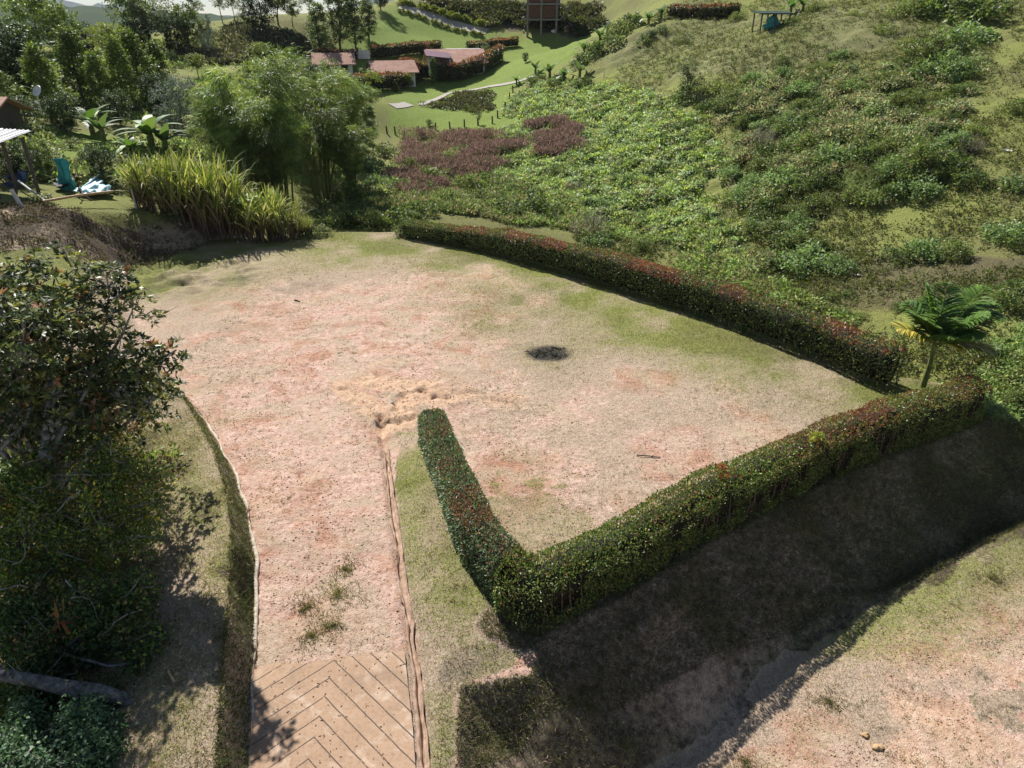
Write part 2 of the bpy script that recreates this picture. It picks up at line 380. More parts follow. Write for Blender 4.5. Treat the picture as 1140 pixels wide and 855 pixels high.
ashc = ramp(nt, nC, [(.35, (.012, .011, .012)), (.65, (.06, .055, .055)), (.85, (.22, .21, .2))])
col = mixc(nt, edge(nt, sp2.outputs['Green'], nC, 3, .9), col, ashc)
nt.links.new(col, bs.inputs['Base Color']); bs.inputs['Roughness'].default_value = .95; bs.inputs['Specular IOR Level'].default_value = .15
hh = mth(nt, 'ADD', mth(nt, 'MULTIPLY', nB, 1.2), mth(nt, 'ADD', mth(nt, 'MULTIPLY', nC, .55), mth(nt, 'MULTIPLY', nS, .3)))
hh = mth(nt, 'ADD', hh, mth(nt, 'MULTIPLY', nF, 1.1))
bump(nt, bs, hh, .8, .07)
me.materials.append(gm)

def tag(o, label=None, cat=None, group=None, kind=None):
    if label: o['label'] = label
    if cat: o['category'] = cat
    if group: o['group'] = group
    if kind: o['kind'] = kind
    return o
def mobj(name, me, parent=None, loc=None):
    o = bpy.data.objects.new(name, me); COL.objects.link(o)
    if parent: o.parent = parent
    if loc is not None: o.location = loc
    return o
tag(mobj('ground', me), kind='structure')
# ---------------------------------------------------------------- vegetation building blocks
def unit(a): return a/np.maximum(np.linalg.norm(a, axis=-1, keepdims=True), 1e-9)
def rdir(n, up=0.0, rs=rs):
    d = unit(rs.normal(size=(n, 3))); d[:, 2] += up; return unit(d)
def colvar(n, pal, jit=.25, rs=rs, wts=None):
    pal = np.array(pal, float); k = rs.choice(len(pal), n, p=wts)
    c = pal[k]*(1+rs.uniform(-jit, jit, (n, 1)))
    return np.c_[np.clip(c, 0, 1), np.ones(n)]
def leaf_arrays(Pt, A, Lg, Wd, col, rs=rs):
    """pointed four-cornered leaves: Pt base, A direction"""
    n = len(Pt); A = unit(A); B = unit(np.cross(A, rs.normal(size=(n, 3))*.6+np.array([0, 0, 1.0])))
    Lg = np.broadcast_to(np.asarray(Lg, float), (n,))[:, None]; Wd = np.broadcast_to(np.asarray(Wd, float), (n,))[:, None]
    N = np.cross(A, B)
    v = np.stack([Pt, Pt+A*Lg*.45+B*Wd*.5, Pt+A*Lg+N*Lg*.12, Pt+A*Lg*.45-B*Wd*.5], 1).reshape(-1, 3)
    f = np.arange(4*n).reshape(-1, 4)
    return v, f, np.repeat(col, 4, 0)
def ribbon_arrays(P0, D, Lg, Wd, droop, col, seg=5, rs=rs, flat=False, side=None, tip=None):
    """arching strap leaves"""
    n = len(P0); D = unit(D); Lg = np.broadcast_to(Lg, (n,)); Wd = np.broadcast_to(Wd, (n,)); droop = np.broadcast_to(droop, (n,))
    up = np.array([0, 0, 1.0])
    S = unit(np.cross(D, up)+rs.normal(size=(n, 3))*.15) if side is None else side
    pts = []; p = P0.copy(); d = D.copy()
    for k in range(seg+1):
        t = k/seg; wdt = (np.sin(math.pi*(t**.7*.86+.12)))*.5
        if k == seg: wdt = .03
        pts.append(p+S*(Wd*wdt)[:, None]); pts.append(p-S*(Wd*wdt)[:, None])
        p = p+d*(Lg/seg)[:, None]; d = unit(d-up*(droop/seg)[:, None])
    v = np.stack(pts, 1).reshape(-1, 3); m = 2*(seg+1)
    b = np.arange(n)[:, None]*m
    f = np.concatenate([np.stack([b[:, 0]+2*k, b[:, 0]+2*k+1, b[:, 0]+2*k+3, b[:, 0]+2*k+2], 1) for k in range(seg)])
    return v, f, np.repeat(col, m, 0)
def tube_arrays(lines, sides=6):
    """lines: list of (points (k,3), radii (k,))"""
    V = []; F = []; o = 0
    for pts, rad in lines:
        pts = np.asarray(pts, float); k = len(pts)
        t = np.gradient(pts, axis=0); t = unit(t)
        ref = np.array([0, 0, 1.0]) if abs(t[0][2]) < .9 else np.array([1.0, 0, 0])
        a = unit(np.cross(t, ref)); b = np.cross(t, a)
        an = np.arange(sides)*2*math.pi/sides
        ring = pts[:, None]+np.asarray(rad)[:, None, None]*(np.cos(an)[None, :, None]*a[:, None]+np.sin(an)[None, :, None]*b[:, None])
        V.append(ring.reshape(-1, 3))
        for j in range(k-1):
            i0 = o+j*sides; q = np.arange(sides); q2 = (q+1) % sides
            F.append(np.stack([i0+q, i0+q2, i0+sides+q2, i0+sides+q], 1))
        # closed tip
        o += k*sides
    return np.concatenate(V), np.concatenate(F)
def join(*arrs):
    V = []; F = []; Cc = []; o = 0
    for v, f, c in arrs:
        V.append(v); F.append(f+o); Cc.append(c); o += len(v)
    return np.concatenate(V), np.concatenate(F), np.concatenate(Cc)
def make(name, arr, mat, parent=None, smooth=False):
    me = bpy.data.meshes.new(name)
    fill_mesh(me, arr[0], arr[1], smooth, {'Col': arr[2]} if len(arr) > 2 else None)
    me.materials.append(mat); return mobj(name, me, parent)
def empty(name, loc=(0, 0, 0), rz=0, sc=1):
    o = bpy.data.objects.new(name, None); COL.objects.link(o); o.empty_display_size = .3
    o.location = loc; o.rotation_euler = (0, 0, rz); o.scale = (sc, sc, sc) if isinstance(sc, (int, float)) else sc
    return o
def copy_tree(o, parent=None):
    c = o.copy(); COL.objects.link(c); c.parent = parent
    for ch in list(o.children): copy_tree(ch, c)
    return c

def leafmat(name, rough=.5, spec=.4, trans=.25, tint=(2.1, 2.1, 2.1), ttint=(1.3, 1.35, .7)):
    m, nt, bs = newmat(name)
    a = attr(nt, 'Col'); c = mixc(nt, 1.0, a.outputs['Color'], tint, 'MULTIPLY')
    oi = nt.nodes.new('ShaderNodeObjectInfo')
    v = mth(nt, 'MULTIPLY_ADD', oi.outputs['Random'], .35, False, .82)
    hs = nt.nodes.new('ShaderNodeHueSaturation'); nt.links.new(v, hs.inputs['Value']); nt.links.new(c, hs.inputs['Color'])
    nt.links.new(hs.outputs['Color'], bs.inputs['Base Color'])
    bs.inputs['Roughness'].default_value = rough; bs.inputs['Specular IOR Level'].default_value = spec
    tr = nt.nodes.new('ShaderNodeBsdfTranslucent'); nt.links.new(mixc(nt, 1.0, hs.outputs['Color'], ttint, 'MULTIPLY'), tr.inputs['Color'])
    ms = nt.nodes.new('ShaderNodeMixShader'); ms.inputs[0].default_value = trans
    nt.links.new(bs.outputs[0], ms.inputs[1]); nt.links.new(tr.outputs[0], ms.inputs[2])
    nt.links.new(ms.outputs[0], nt.nodes['Material Output'].inputs['Surface'])
    return m
def plain(name, stops, scale=8, rough=.85, spec=.2, bs_=.5, bd=.03, detail=4, metallic=0):
    m, nt, bs = newmat(name)
    n = noise(nt, scale, detail, .65)
    nt.links.new(ramp(nt, n, [(p, c) for p, c in stops]), bs.inputs['Base Color'])
    bs.inputs['Roughness'].default_value = rough; bs.inputs['Specular IOR Level'].default_value = spec; bs.inputs['Metallic'].default_value = metallic
    if bs_: bump(nt, bs, n, bs_, bd)
    return m
M = dict(
 leaf=leafmat('leaf', .5, .3, .35), bracken=leafmat('bracken', .7, .2, .4, (3.7, 3.6, 4.0), (1.2, 1.2, .85)), pink=leafmat('pink_plume', .8, .1, .3, (1.3, 1.3, 1.3), (1.1, .95, .9)), gloss=leafmat('glossy_leaf', .42, .4, .3, (2.3, 2.3, 2.3)), grass=leafmat('grass_blade', .6, .25, .35, (1.4, 1.4, 1.4)), dull=leafmat('dull_leaf', .8, .1, .2, (1.35, 1.35, 1.35)),
 bark=plain('bark', [(.35, (.075, .062, .05)), (.65, (.20, .175, .15))], 9), greybark=plain('grey_bark', [(.35, (.10, .095, .085)), (.5, (.24, .23, .21)), (.7, (.42, .41, .38))], 7),
 wood=plain('wood', [(.35, (.10, .065, .04)), (.65, (.22, .15, .10))], 20), stem=plain('stem', [(.35, (.09, .06, .045)), (.65, (.20, .14, .10))], 12),
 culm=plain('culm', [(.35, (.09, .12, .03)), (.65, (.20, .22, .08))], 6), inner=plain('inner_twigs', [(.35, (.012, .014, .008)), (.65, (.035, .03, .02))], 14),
 concrete=plain('concrete', [(.3, (.30, .27, .23)), (.7, (.46, .43, .38))], 6, .9), white=plain('white_wall', [(.3, (.62, .60, .55)), (.7, (.78, .76, .72))], 3, .85),
 dconc=plain('grey_concrete', [(.3, (.17, .155, .14)), (.7, (.27, .25, .23))], 2, .9), dark=plain('dark_opening', [(.3, (.015, .015, .015)), (.7, (.03, .03, .03))], 3, .6),
 tile=plain('clay_tile', [(.3, (.20, .085, .055)), (.7, (.34, .16, .11))], 1.3, .85), paletile=plain('weathered_tile', [(.3, (.33, .18, .13)), (.7, (.48, .30, .235))], 1.1, .85),
 brick=plain('brick', [(.3, (.10, .05, .035)), (.7, (.17, .085, .06))], 4, .9), char=plain('char', [(.3, (.010, .010, .010)), (.7, (.04, .038, .036))], 20, .9),
 post=plain('post', [(.3, (.40, .39, .37)), (.7, (.58, .57, .54))], 9, .85), darkpost=plain('weathered_post', [(.3, (.07, .055, .045)), (.7, (.15, .12, .10))], 9, .9),
 teal=plain('teal_plastic', [(.3, (.02, .20, .19)), (.7, (.05, .34, .31))], 5, .55, .4), blue=plain('pale_blue_plastic', [(.3, (.22, .40, .46)), (.7, (.42, .60, .64))], 6, .5, .4),
 bluedark=plain('blue_plastic', [(.3, (.05, .09, .20)), (.7, (.12, .18, .34))], 6, .5, .4), bamboo=plain('dry_bamboo', [(.3, (.38, .24, .12)), (.7, (.52, .37, .21))], 5, .6),
 zinc=plain('zinc_roof', [(.3, (.32, .31, .31)), (.7, (.66, .66, .67))], 1.5, .45, .5), shade=plain('dark_green_netting', [(.3, (.012, .03, .022)), (.7, (.03, .06, .045))], 8, .8),
 purple=plain('purple_roof', [(.3, (.13, .07, .10)), (.7, (.20, .12, .15))], 2, .8), husk=plain('husk', [(.3, (.16, .07, .03)), (.7, (.36, .17, .08))], 12, .8),
)

G_DARK = [(.018, .032, .010), (.030, .050, .014), (.045, .070, .020)]
G_MID = [(.035, .060, .014), (.060, .095, .022), (.09, .125, .032)]
G_YEL = [(.09, .12, .02), (.15, .18, .03), (.21, .22, .05)]
G_BLUE = [(.05, .075, .05), (.09, .12, .085), (.14, .17, .13)]

def grow(rs, height, spread, trunk_r, nb=7, lev=3, bend=.25, trunk_frac=.35, updir=.6, lean=(0, 0)):
    """branch skeleton of height 1*height; returns tube lines and twig end points with directions"""
    lines = []; tips = []
    def path(p, d, ln, r0, r1, k=5, wob=bend):
        pts = [p]; 
        for j in range(k):
            d = unit(d + rs.normal(size=3)*wob*.35 + np.array([0, 0, .04])); pts.append(pts[-1]+d*ln/k)
        lines.append((np.array(pts), np.linspace(r0, r1, k+1))); return pts, d
    tr, d = path(np.zeros(3), np.array([lean[0], lean[1], 1.0]), height*.8, trunk_r, trunk_r*.3, 8, bend*.5)
    for b in range(nb):
        t = trunk_frac + (1-trunk_frac)*(b+rs.rand()*.7)/nb; j = min(int(t*8), 7); p = tr[j]+(tr[j+1]-tr[j])*(t*8-j if t < 1 else 1)
        a = b*2.399+rs.rand(); ln = spread*(1-.45*t)*rs.uniform(.75, 1.1)
        d0 = unit(np.array([math.cos(a), math.sin(a), updir*rs.uniform(.5, 1.5)]))
        bp, d1 = path(p, d0, ln, trunk_r*.42*(1-.5*t), trunk_r*.1)
        for s in range(3 if lev > 1 else 0):
            q = bp[rs.randint(1, 6)]; dd = unit(d1+rs.normal(size=3)*.75)
            sp, d2 = path(q, dd, ln*.5*rs.uniform(.6, 1.1), trunk_r*.12, trunk_r*.04, 4)
            tips += [(sp[-1], d2), (sp[2], d2)]
            if lev > 2:
                for u in range(3):
                    ep, d3 = path(sp[rs.randint(1, 5)], unit(d2+rs.normal(size=3)*.9), ln*.25*rs.uniform(.6, 1.2), trunk_r*.045, trunk_r*.02, 3)
                    tips.append((ep[-1], d3))
        tips.append((bp[-1], d1))
    tips.append((tr[-1], d))
    return lines, np.array([t[0] for t in tips]), np.array([t[1] for t in tips])

def clump_leaves(rs, centers, dirs, per, rad, Lg, Wd, pal, wts=None, flat=.7, outward=.5, jit=.3, cent=None):
    n = len(centers)*per; c = np.repeat(centers, per, 0); d = np.repeat(dirs, per, 0)
    o = unit(rs.normal(size=(n, 3)))*(rs.rand(n, 1)**.5)*np.repeat(rad*rs.uniform(.5, 1.3, len(centers)), per)[:, None]; o[:, 2] *= flat
    A = unit(o/rad*outward+d*.3+rs.normal(size=(n, 3))*.6)
    return leaf_arrays(c+o, A, Lg*rs.uniform(.6, 1.25, n), Wd*rs.uniform(.7, 1.2, n), colvar(n, pal, jit, rs, wts), rs)

def crown_pts(rs, n, shape, h0, h1, r):
    """scatter clump centres through a crown volume between heights h0..h1"""
    t = rs.rand(n); a = rs.rand(n)*2*math.pi
    if shape == 'cone': prof = np.clip(1.05-t, .05, 1)**.75*np.clip(t*6+.35, 0, 1)
    elif shape == 'round': prof = np.sqrt(np.clip(1-(2*t-1)**2, 0.02, 1))
    elif shape == 'column': prof = np.sqrt(np.clip(1-(2*t-1)**4, .03, 1))*(1-.35*t)
    else: prof = np.sqrt(np.clip(1-(1-t)**3, 0, 1))*np.clip(2.2-t*1.6, .5, 1)
    lob = 1+.22*np.sin(a*3+rs.rand()*6)+.18*np.sin(a*2+t*9)
    rr = r*prof*lob*np.sqrt(rs.uniform(.25, 1, n))
    return np.stack([np.cos(a)*rr, np.sin(a)*rr, h0+t*(h1-h0)], 1)

def tree_proto(name, seed, h, r, shape='round', clumps=150, per=26, leaf=(.28, .13), pal=G_MID, mat='leaf', bare=.22, clump_r=.55, trunk_r=.16, bark='bark', wts=None, ntr=1):
    rs = np.random.RandomState(seed); root = empty(name)
    lines, tips, td = grow(rs, h*.95, r*.85, trunk_r, nb=8, lev=2, trunk_frac=max(.15, bare), updir=.7)
    make('trunk', tube_arrays(lines, 5), M[bark], root, True)
    cpts = crown_pts(rs, clumps, shape, h*bare, h, r)
    keep = tips[(tips[:, 2] > h*bare*.8) & (np.hypot(tips[:, 0], tips[:, 1]) < r)]
    cpts = np.concatenate([cpts, keep])
    cen = np.array([0, 0, h*.4]); arr = clump_leaves(rs, cpts, unit(cpts-cen), per, clump_r, leaf[0], leaf[1], pal, wts)
    make('crown', arr, M[mat], root)
    return root
def shrub_proto(name, seed, r=1.0, h=1.0, clumps=30, per=18, leaf=(.2, .1), pal=G_MID, mat='leaf', wts=None, flat=.7):
    rs = np.random.RandomState(seed); root = empty(name)
    lines = []
    for k in range(6):
        a = k*1.05+rs.rand(); e = np.array([math.cos(a)*r*.6, math.sin(a)*r*.6, h*.75])
        lines.append((np.array([[0, 0, -.1], e*.5+np.array([0, 0, .1]), e]), np.array([.03, .02, .01])))
    make('stem', tube_arrays(lines, 4), M['bark'], root)
    a = rs.rand(clumps)*6.283; rr = np.sqrt(rs.rand(clumps))*r; hh = h*np.sqrt(np.clip(1-(rr/r)**2, 0, 1))*rs.uniform(.35, 1.05, clumps)
    c = np.stack([np.cos(a)*rr, np.sin(a)*rr, hh], 1)
    make('foliage', clump_leaves(rs, c, unit(c+np.array([0, 0, .3])), per, .34*min(r, h*1.2), leaf[0], leaf[1], pal, wts, flat), M[mat], root)
    return root
USED = set()
def place(proto, pos, h=1.0, rz=None, label=None, cat=None, group=None, name=None, wide=1.0, tilt=0):
    o = copy_tree(proto) if proto.name in USED else proto
    if o is proto: USED.add(proto.name)
    o.location = pos; o.scale = (h*wide, h*wide, h); o.rotation_euler = (tilt, 0, rnd.uniform(0, 6.28) if rz is None else rz)
    for k in ('label', 'category', 'group'):
        if k in o.keys(): del o[k]
    return tag(o, label, cat, group)
def pxh(p, px): return px*depth(p)/FOC          # metres spanned by px at that point
# ---------------------------------------------------------------- hedges
def hedge(name, path, wd, hts, label, seed, dens=520, leaf=(.085, .045), red=.25, open_ends=(1, 1), group=None, gaps=.0, pal=None, parent=None, bare_side=0, inner=True):
    """clipped hedge along a centre line (ground points); leaves, inner twigs and stems"""
    rs = np.random.RandomState(seed); path = np.array(path); root = parent or empty(name, path[0])
    org = path[0]
    seg = np.linalg.norm(np.diff(path[:, :2], axis=0), axis=1); cum = np.r_[0, np.cumsum(seg)]; tot = cum[-1]
    hts = np.broadcast_to(hts, (len(path),))
    def at(s):
        x = np.interp(s, cum, path[:, 0]); y = np.interp(s, cum, path[:, 1])
        e = .35; dx = np.interp(s+e, cum, path[:, 0])-np.interp(s-e, cum, path[:, 0]); dy = np.interp(s+e, cum, path[:, 1])-np.interp(s-e, cum, path[:, 1])
        l = np.hypot(dx, dy)+1e-9
        return x, y, -dy/l, dx/l, np.interp(s, cum, path[:, 2]), np.interp(s, cum, hts)
    per = 2*hts.mean()+wd; n = int(tot*per*dens)
    s = rs.rand(n)*(tot+.3)-.15; q = rs.rand(n)*per
    x, y, nx_, ny_, zz, hh = at(s)
    hm = hts.mean(); hw = wd/2
    u = np.where(q < hm, -hw, np.where(q < hm+wd, q-hm-hw, hw)); v = np.where(q < hm, q/hm, np.where(q < hm+wd, 1, (per-q)/hm))
    rnd_top = 1-.10*(np.abs(u)/hw)**4*(v > .9)
    lump = 1+fbm(s, u*2+v*1.5, .8, 3, seed)*.20
    uo = u*lump*(1-.12*(v-.5)**2) ; zo = v*hh*rnd_top*(1+fbm(s, u, 1.3, 3, seed+3)*.16)
    din = rs.exponential(.055, n); sh = 1-np.clip(din/hw, 0, .8)
    uo = np.where(q > hm, uo, uo)*np.where((q < hm) | (q > hm+wd), sh, 1); zo = np.where((q >= hm) & (q <= hm+wd), zo-din, zo)
    ends = np.clip((np.abs(s-tot/2)-(tot/2-.2))/.35, 0, 1)*np.where(s < tot/2, open_ends[0], open_ends[1]); uo *= (1-ends*.35); zo *= 1-ends*.12
    # thin places
    spr = rs.rand(n) < .035; zo = zo+np.where(spr & (v > .98), rs.uniform(.03, .16, n), 0); uo = uo*np.where(spr & (v < .98), rs.uniform(1.05, 1.22, n), 1)
    thin = fbm(s, v*1.2+seed, .5, 3, seed+9)
    keep = rs.rand(n) > np.clip((thin+.02)*gaps*6*((q < hm) if bare_side == 0 else (q > hm+wd))*np.clip(1.3-v, 0, 1), 0, .93)
    Pt = np.stack([x+nx_*uo, y+ny_*uo, zz+zo], 1)-org
    outn = np.stack([nx_*np.sign(uo)*(v < .98), ny_*np.sign(uo)*(v < .98), (v > .98)*1.2+.25], 1)
    A = unit(outn*.7+rs.normal(size=(n, 3))*.7+np.array([0, 0, .35]))
    pal = pal or [(.022, .040, .014), (.040, .065, .020), (.070, .098, .032), (.10, .13, .045)]
    col = colvar(n, pal, .3, rs)
    redp = np.clip((v-.72)*3.2, 0, 1)*np.clip(np.interp(s, cum, np.broadcast_to(red, (len(path),)))*np.maximum(.45, 1+fbm(s, u, 1.3, 3, seed+5)*4.5), 0, 1)
    isr = rs.rand(n) < redp; cr = colvar(n, [(.13, .034, .032), (.16, .055, .042), (.095, .032, .028), (.12, .07, .035)], .3, rs); col[isr] = cr[isr]
    br = rs.rand(n) < .05; cb = colvar(n, [(.20, .12, .06)], .4, rs); col[br] = cb[br]
    arr = leaf_arrays(Pt[keep], A[keep], leaf[0]*rs.uniform(.6, 1.3, keep.sum()), leaf[1]*rs.uniform(.7, 1.2, keep.sum()), col[keep], rs)
    make('foliage', arr, M['gloss'], root)
    # dark inner mass of twigs
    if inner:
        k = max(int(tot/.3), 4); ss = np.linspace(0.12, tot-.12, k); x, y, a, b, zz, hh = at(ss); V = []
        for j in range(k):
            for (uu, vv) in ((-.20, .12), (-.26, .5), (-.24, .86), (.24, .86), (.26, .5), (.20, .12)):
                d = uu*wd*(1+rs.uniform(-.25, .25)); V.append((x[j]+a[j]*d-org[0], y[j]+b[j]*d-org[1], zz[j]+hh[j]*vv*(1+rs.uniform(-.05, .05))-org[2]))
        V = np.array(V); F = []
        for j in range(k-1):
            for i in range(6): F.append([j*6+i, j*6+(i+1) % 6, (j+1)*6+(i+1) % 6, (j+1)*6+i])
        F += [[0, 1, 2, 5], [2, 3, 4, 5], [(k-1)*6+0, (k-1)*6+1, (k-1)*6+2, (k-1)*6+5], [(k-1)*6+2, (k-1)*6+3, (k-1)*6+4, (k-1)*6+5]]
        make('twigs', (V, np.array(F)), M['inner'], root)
        lines = []
        for s0 in np.arange(.1, tot, .28):
            for sg in (-1, 1):
                x, y, a, b, zz, hh = at(s0+rs.uniform(-.1, .1)); d = sg*wd*rs.uniform(.25, .40)
                p = np.array([x+a*d, y+b*d, zz-.1])-org; e = p+np.array([rs.uniform(-.15, .15), rs.uniform(-.1, .1), hh*.85])
                lines.append((np.array([p, (p+e)/2+rs.normal(size=3)*.03, e]), np.array([.022, .016, .008])))
        st = make('stems', tube_arrays(lines, 4), M['stem'], root); 
    if not parent: tag(root, label, 'hedge', group)
    return root
def gz(x, y, fine=True): return float(height(np.array([x]), np.array([y]), fine)[0])
W = 1.05
def offs(pl, wd, side=1):
    """centre line from one foot line, offset to its left by wd/2"""
    pl = np.array(pl); t = np.gradient(pl[:, :2], axis=0); t = unit(t); n = np.stack([-t[:, 1], t[:, 0]], 1)*side
    o = pl.copy(); o[:, :2] += n*wd/2; return o
arm = offs([G(466,496), G(487,560), G(512,630), G(546,690)], .84, 1)      # runs towards the camera, foot on its left side
front = offs(hf_front, W, 1)
cor = np.array([arm[-1][0]+.02, front[0][1]+.12, 0])
arm_path = np.array([arm[0], arm[1], arm[2], [cor[0]+.02, cor[1]+.1, 0]]); front_path = np.concatenate([[cor], front[1:]])
for pp in (arm_path, front_path):
    for q in pp: q[2] = gz(q[0], q[1])
t = hedge('hedge', arm_path, .84, [1.35, 1.45, 1.5, 1.5], '', 11, dens=1250, leaf=(.066, .036), pal=[(.05, .075, .045), (.075, .105, .06), (.11, .14, .09), (.04, .06, .02)], red=[.10, .28, .32, .08], gaps=.0, open_ends=(1, 0))
H1 = t
for o in list(t.children): o.name = 'arm_'+o.name.split('.')[0]
t2 = hedge('hedge', front_path, W, [1.5, 1.5, 1.5, 1.5, 1.5, 1.5, 1.5, 1.45], '', 12, dens=950, leaf=(.066, .037), pal=[(.03, .055, .014), (.055, .085, .02), (.09, .12, .03), (.14, .16, .04)], red=[.10, .04, .03, .06, .10, .25, .55, .8], gaps=.9, bare_side=0, open_ends=(0, 1))
tag(t, 'short hedge running from the sharp near corner up beside the driveway', 'hedge')
tag(t2, 'long hedge on top of the shaded bank, from the sharp corner to the palm', 'hedge')
for o in list(t.children): o.name = o.name.split('.')[0].replace('arm_', '')
# fresh growth standing out of the front hedge
def shoots(parent, pos, n, pal, seed, name, label, r=.45, hgt=.5):
    rs = np.random.RandomState(seed); org = np.array(parent.location)
    c = pos-org+np.c_[rs.normal(size=(n, 2))*r*.45, rs.uniform(-.25, hgt, n)]
    o = make(name, clump_leaves(rs, c, np.tile([0, 0, 1.0], (n, 1)), 16, .09, .085, .04, pal), M['leaf'], parent); o['label'] = label
def on_front(px, py): return G(px, py, 1.35)
shoots(t2, on_front(908,492), 34, [(.20, .20, .03), (.14, .16, .025)], 5, 'new_growth', 'bright yellow green new shoots', .24, .25)
shoots(t2, on_front(802,530), 22, [(.22, .045, .025), (.20, .07, .03)], 6, 'new_growth', 'bright red new shoots', .24, .25)
far_c = offs(hf_far, 1.1, 1); 
for q in far_c: q[2] = gz(q[0], q[1])
hedge('hedge', far_c, 1.1, np.interp(range(len(far_c)), [0, 1, 2, 4, 9], [.9, 1.2, 1.5, 1.6, 1.6]), 'long red-topped hedge along the far edge of the bare plot', 13, dens=420, leaf=(.095, .052), red=[0, .5, .8, .8, .75, .6, .35, .35, .6, .75], gaps=.22, bare_side=1)

# ---------------------------------------------------------------- driveway slab, gutters
def strip_mesh(name, pl, prof, mat, lift=0):
    """sweep a cross profile (u,z) along a polyline"""
    pl = np.array(pl); s = np.r_[0, np.cumsum(np.linalg.norm(np.diff(pl[:, :2], axis=0), axis=1))]
    ss = np.arange(0, s[-1], .18); x = np.interp(ss, s, pl[:, 0]); y = np.interp(ss, s, pl[:, 1])
    t = unit(np.gradient(np.stack([x, y], 1), axis=0)); nn = np.stack([-t[:, 1], t[:, 0]], 1)
    z = zpad(x, y); V = []
    for (u, dz) in prof: V.append(np.stack([x+nn[:, 0]*u+fbm(ss, ss*0+u*9, .6, 3, 91)*.10, y+nn[:, 1]*u, z+dz*(1+fbm(ss, ss*0+u*5, .8, 3, 92)*.7)+lift], 1))
    V = np.stack(V, 1); k = len(prof); n = len(ss); V = V.reshape(-1, 3)
    i = (np.arange(n-1)[:, None]*k+np.arange(k-1)[None, :]).ravel()
    return make(name, (V, np.stack([i, i+1, i+k+1, i+k], 1)), mat)
kerbm = plain('gutter_concrete', [(.3, (.14, .09, .06)), (.45, (.30, .205, .145)), (.7, (.46, .33, .25))], 5, .9, .2, .4, .02)
palek = plain('pale_kerb', [(.3, (.36, .30, .23)), (.7, (.62, .55, .44))], 7, .9, .2, .4, .02)
tag(strip_mesh('gutter', gut_l, [(-.24, .05), (-.22, -.07), (.10, -.09), (.13, -.03), (.145, .045), (.20, .05), (.21, -.05)], kerbm), kind='structure')
tag(strip_mesh('kerb', gut_l, [(.145, -.02), (.145, .052), (.195, .055), (.20, -.03)], palek, .006), kind='structure')
tag(strip_mesh('gutter', gut_r[1:], [(-.10, -.03), (-.08, .006), (-.055, .004), (-.04, -.13), (.045, -.13), (.06, .012), (.095, .014), (.11, -.04)], kerbm), kind='structure')
dm, nt, bs = newmat('grooved_concrete')
g = nt.nodes.new('ShaderNodeNewGeometry'); sx = nt.nodes.new('ShaderNodeSeparateXYZ'); nt.links.new(g.outputs['Position'], sx.inputs[0])
xc = -3.80
nw = noise(nt, 3, 3)
a = mth(nt, 'ABSOLUTE', mth(nt, 'ADD', sx.outputs['X'], -xc)); yy = mth(nt, 'ADD', mth(nt, 'ADD', sx.outputs['Y'], mth(nt, 'MULTIPLY', a, .92)), mth(nt, 'MULTIPLY', nw, .04))
fr = mth(nt, 'FRACT', mth(nt, 'DIVIDE', yy, .44)); gl = mth(nt, 'LESS_THAN', mth(nt, 'ABSOLUTE', mth(nt, 'SUBTRACT', fr, .5)), .035)
n2 = noise(nt, 14, 4, .7); n1 = noise(nt, 1.6, 4)
keepg = mth(nt, 'GREATER_THAN', n2, .41); gg = mth(nt, 'MULTIPLY', gl, keepg)
cc = mixc(nt, n1, (.30, .19, .118), (.44, .30, .20)); cc = mixc(nt, .6, cc, ramp(nt, n2, [(.3, (.55, .48, .42)), (.5, (1, 1, 1))]), 'MULTIPLY')
cc = mixc(nt, ramp(nt, noise(nt, 2.3, 6, .7, None, .5), [(.52, (0, 0, 0)), (.64, (.55, .55, .55))]), cc, (.56, .45, .35))
cc = mixc(nt, ramp(nt, noise(nt, 1.1, 6, .7), [(.54, (0, 0, 0)), (.64, (.5, .5, .5))]), cc, (.24, .165, .11))
cc = mixc(nt, gg, cc, (.08, .06, .045)); nt.links.new(cc, bs.inputs['Base Color']); bs.inputs['Roughness'].default_value = .9
bump(nt, bs, mth(nt, 'SUBTRACT', mth(nt, 'MULTIPLY', n2, .2), gg), .8, .02)
yl = np.array([p[1] for p in gut_l[::-1]]); xl = np.array([p[0] for p in gut_l[::-1]]); yr = np.array([p[1] for p in gut_r[::-1]]); xr = np.array([p[0] for p in gut_r[::-1]])
V = []; ys = np.arange(4.5, 11.2, .1); us = np.linspace(0, 1, 34)
for yv in ys:
    x0 = np.interp(yv, yl, xl)+.20; x1 = np.interp(yv, yr, xr)-.16
    for u in us:
        x_ = x0+(x1-x0)*u; top = 10.55+.35*u+.25*float(fbm(x_, x_*0, .5, 3, 77))
        y_ = 4.5+(yv-4.5)/(11.1-4.5)*(top-4.5); V.append((x_, y_, 0))
V = np.array(V); V[:, 2] = zpad(V[:, 0], V[:, 1])+.048
n = len(us); i = (np.arange(len(ys)-1)[:, None]*n+np.arange(n-1)[None, :]).ravel()
tag(make('driveway', (V, np.stack([i, i+1, i+n+1, i+n], 1)), dm, None, True), kind='structure')
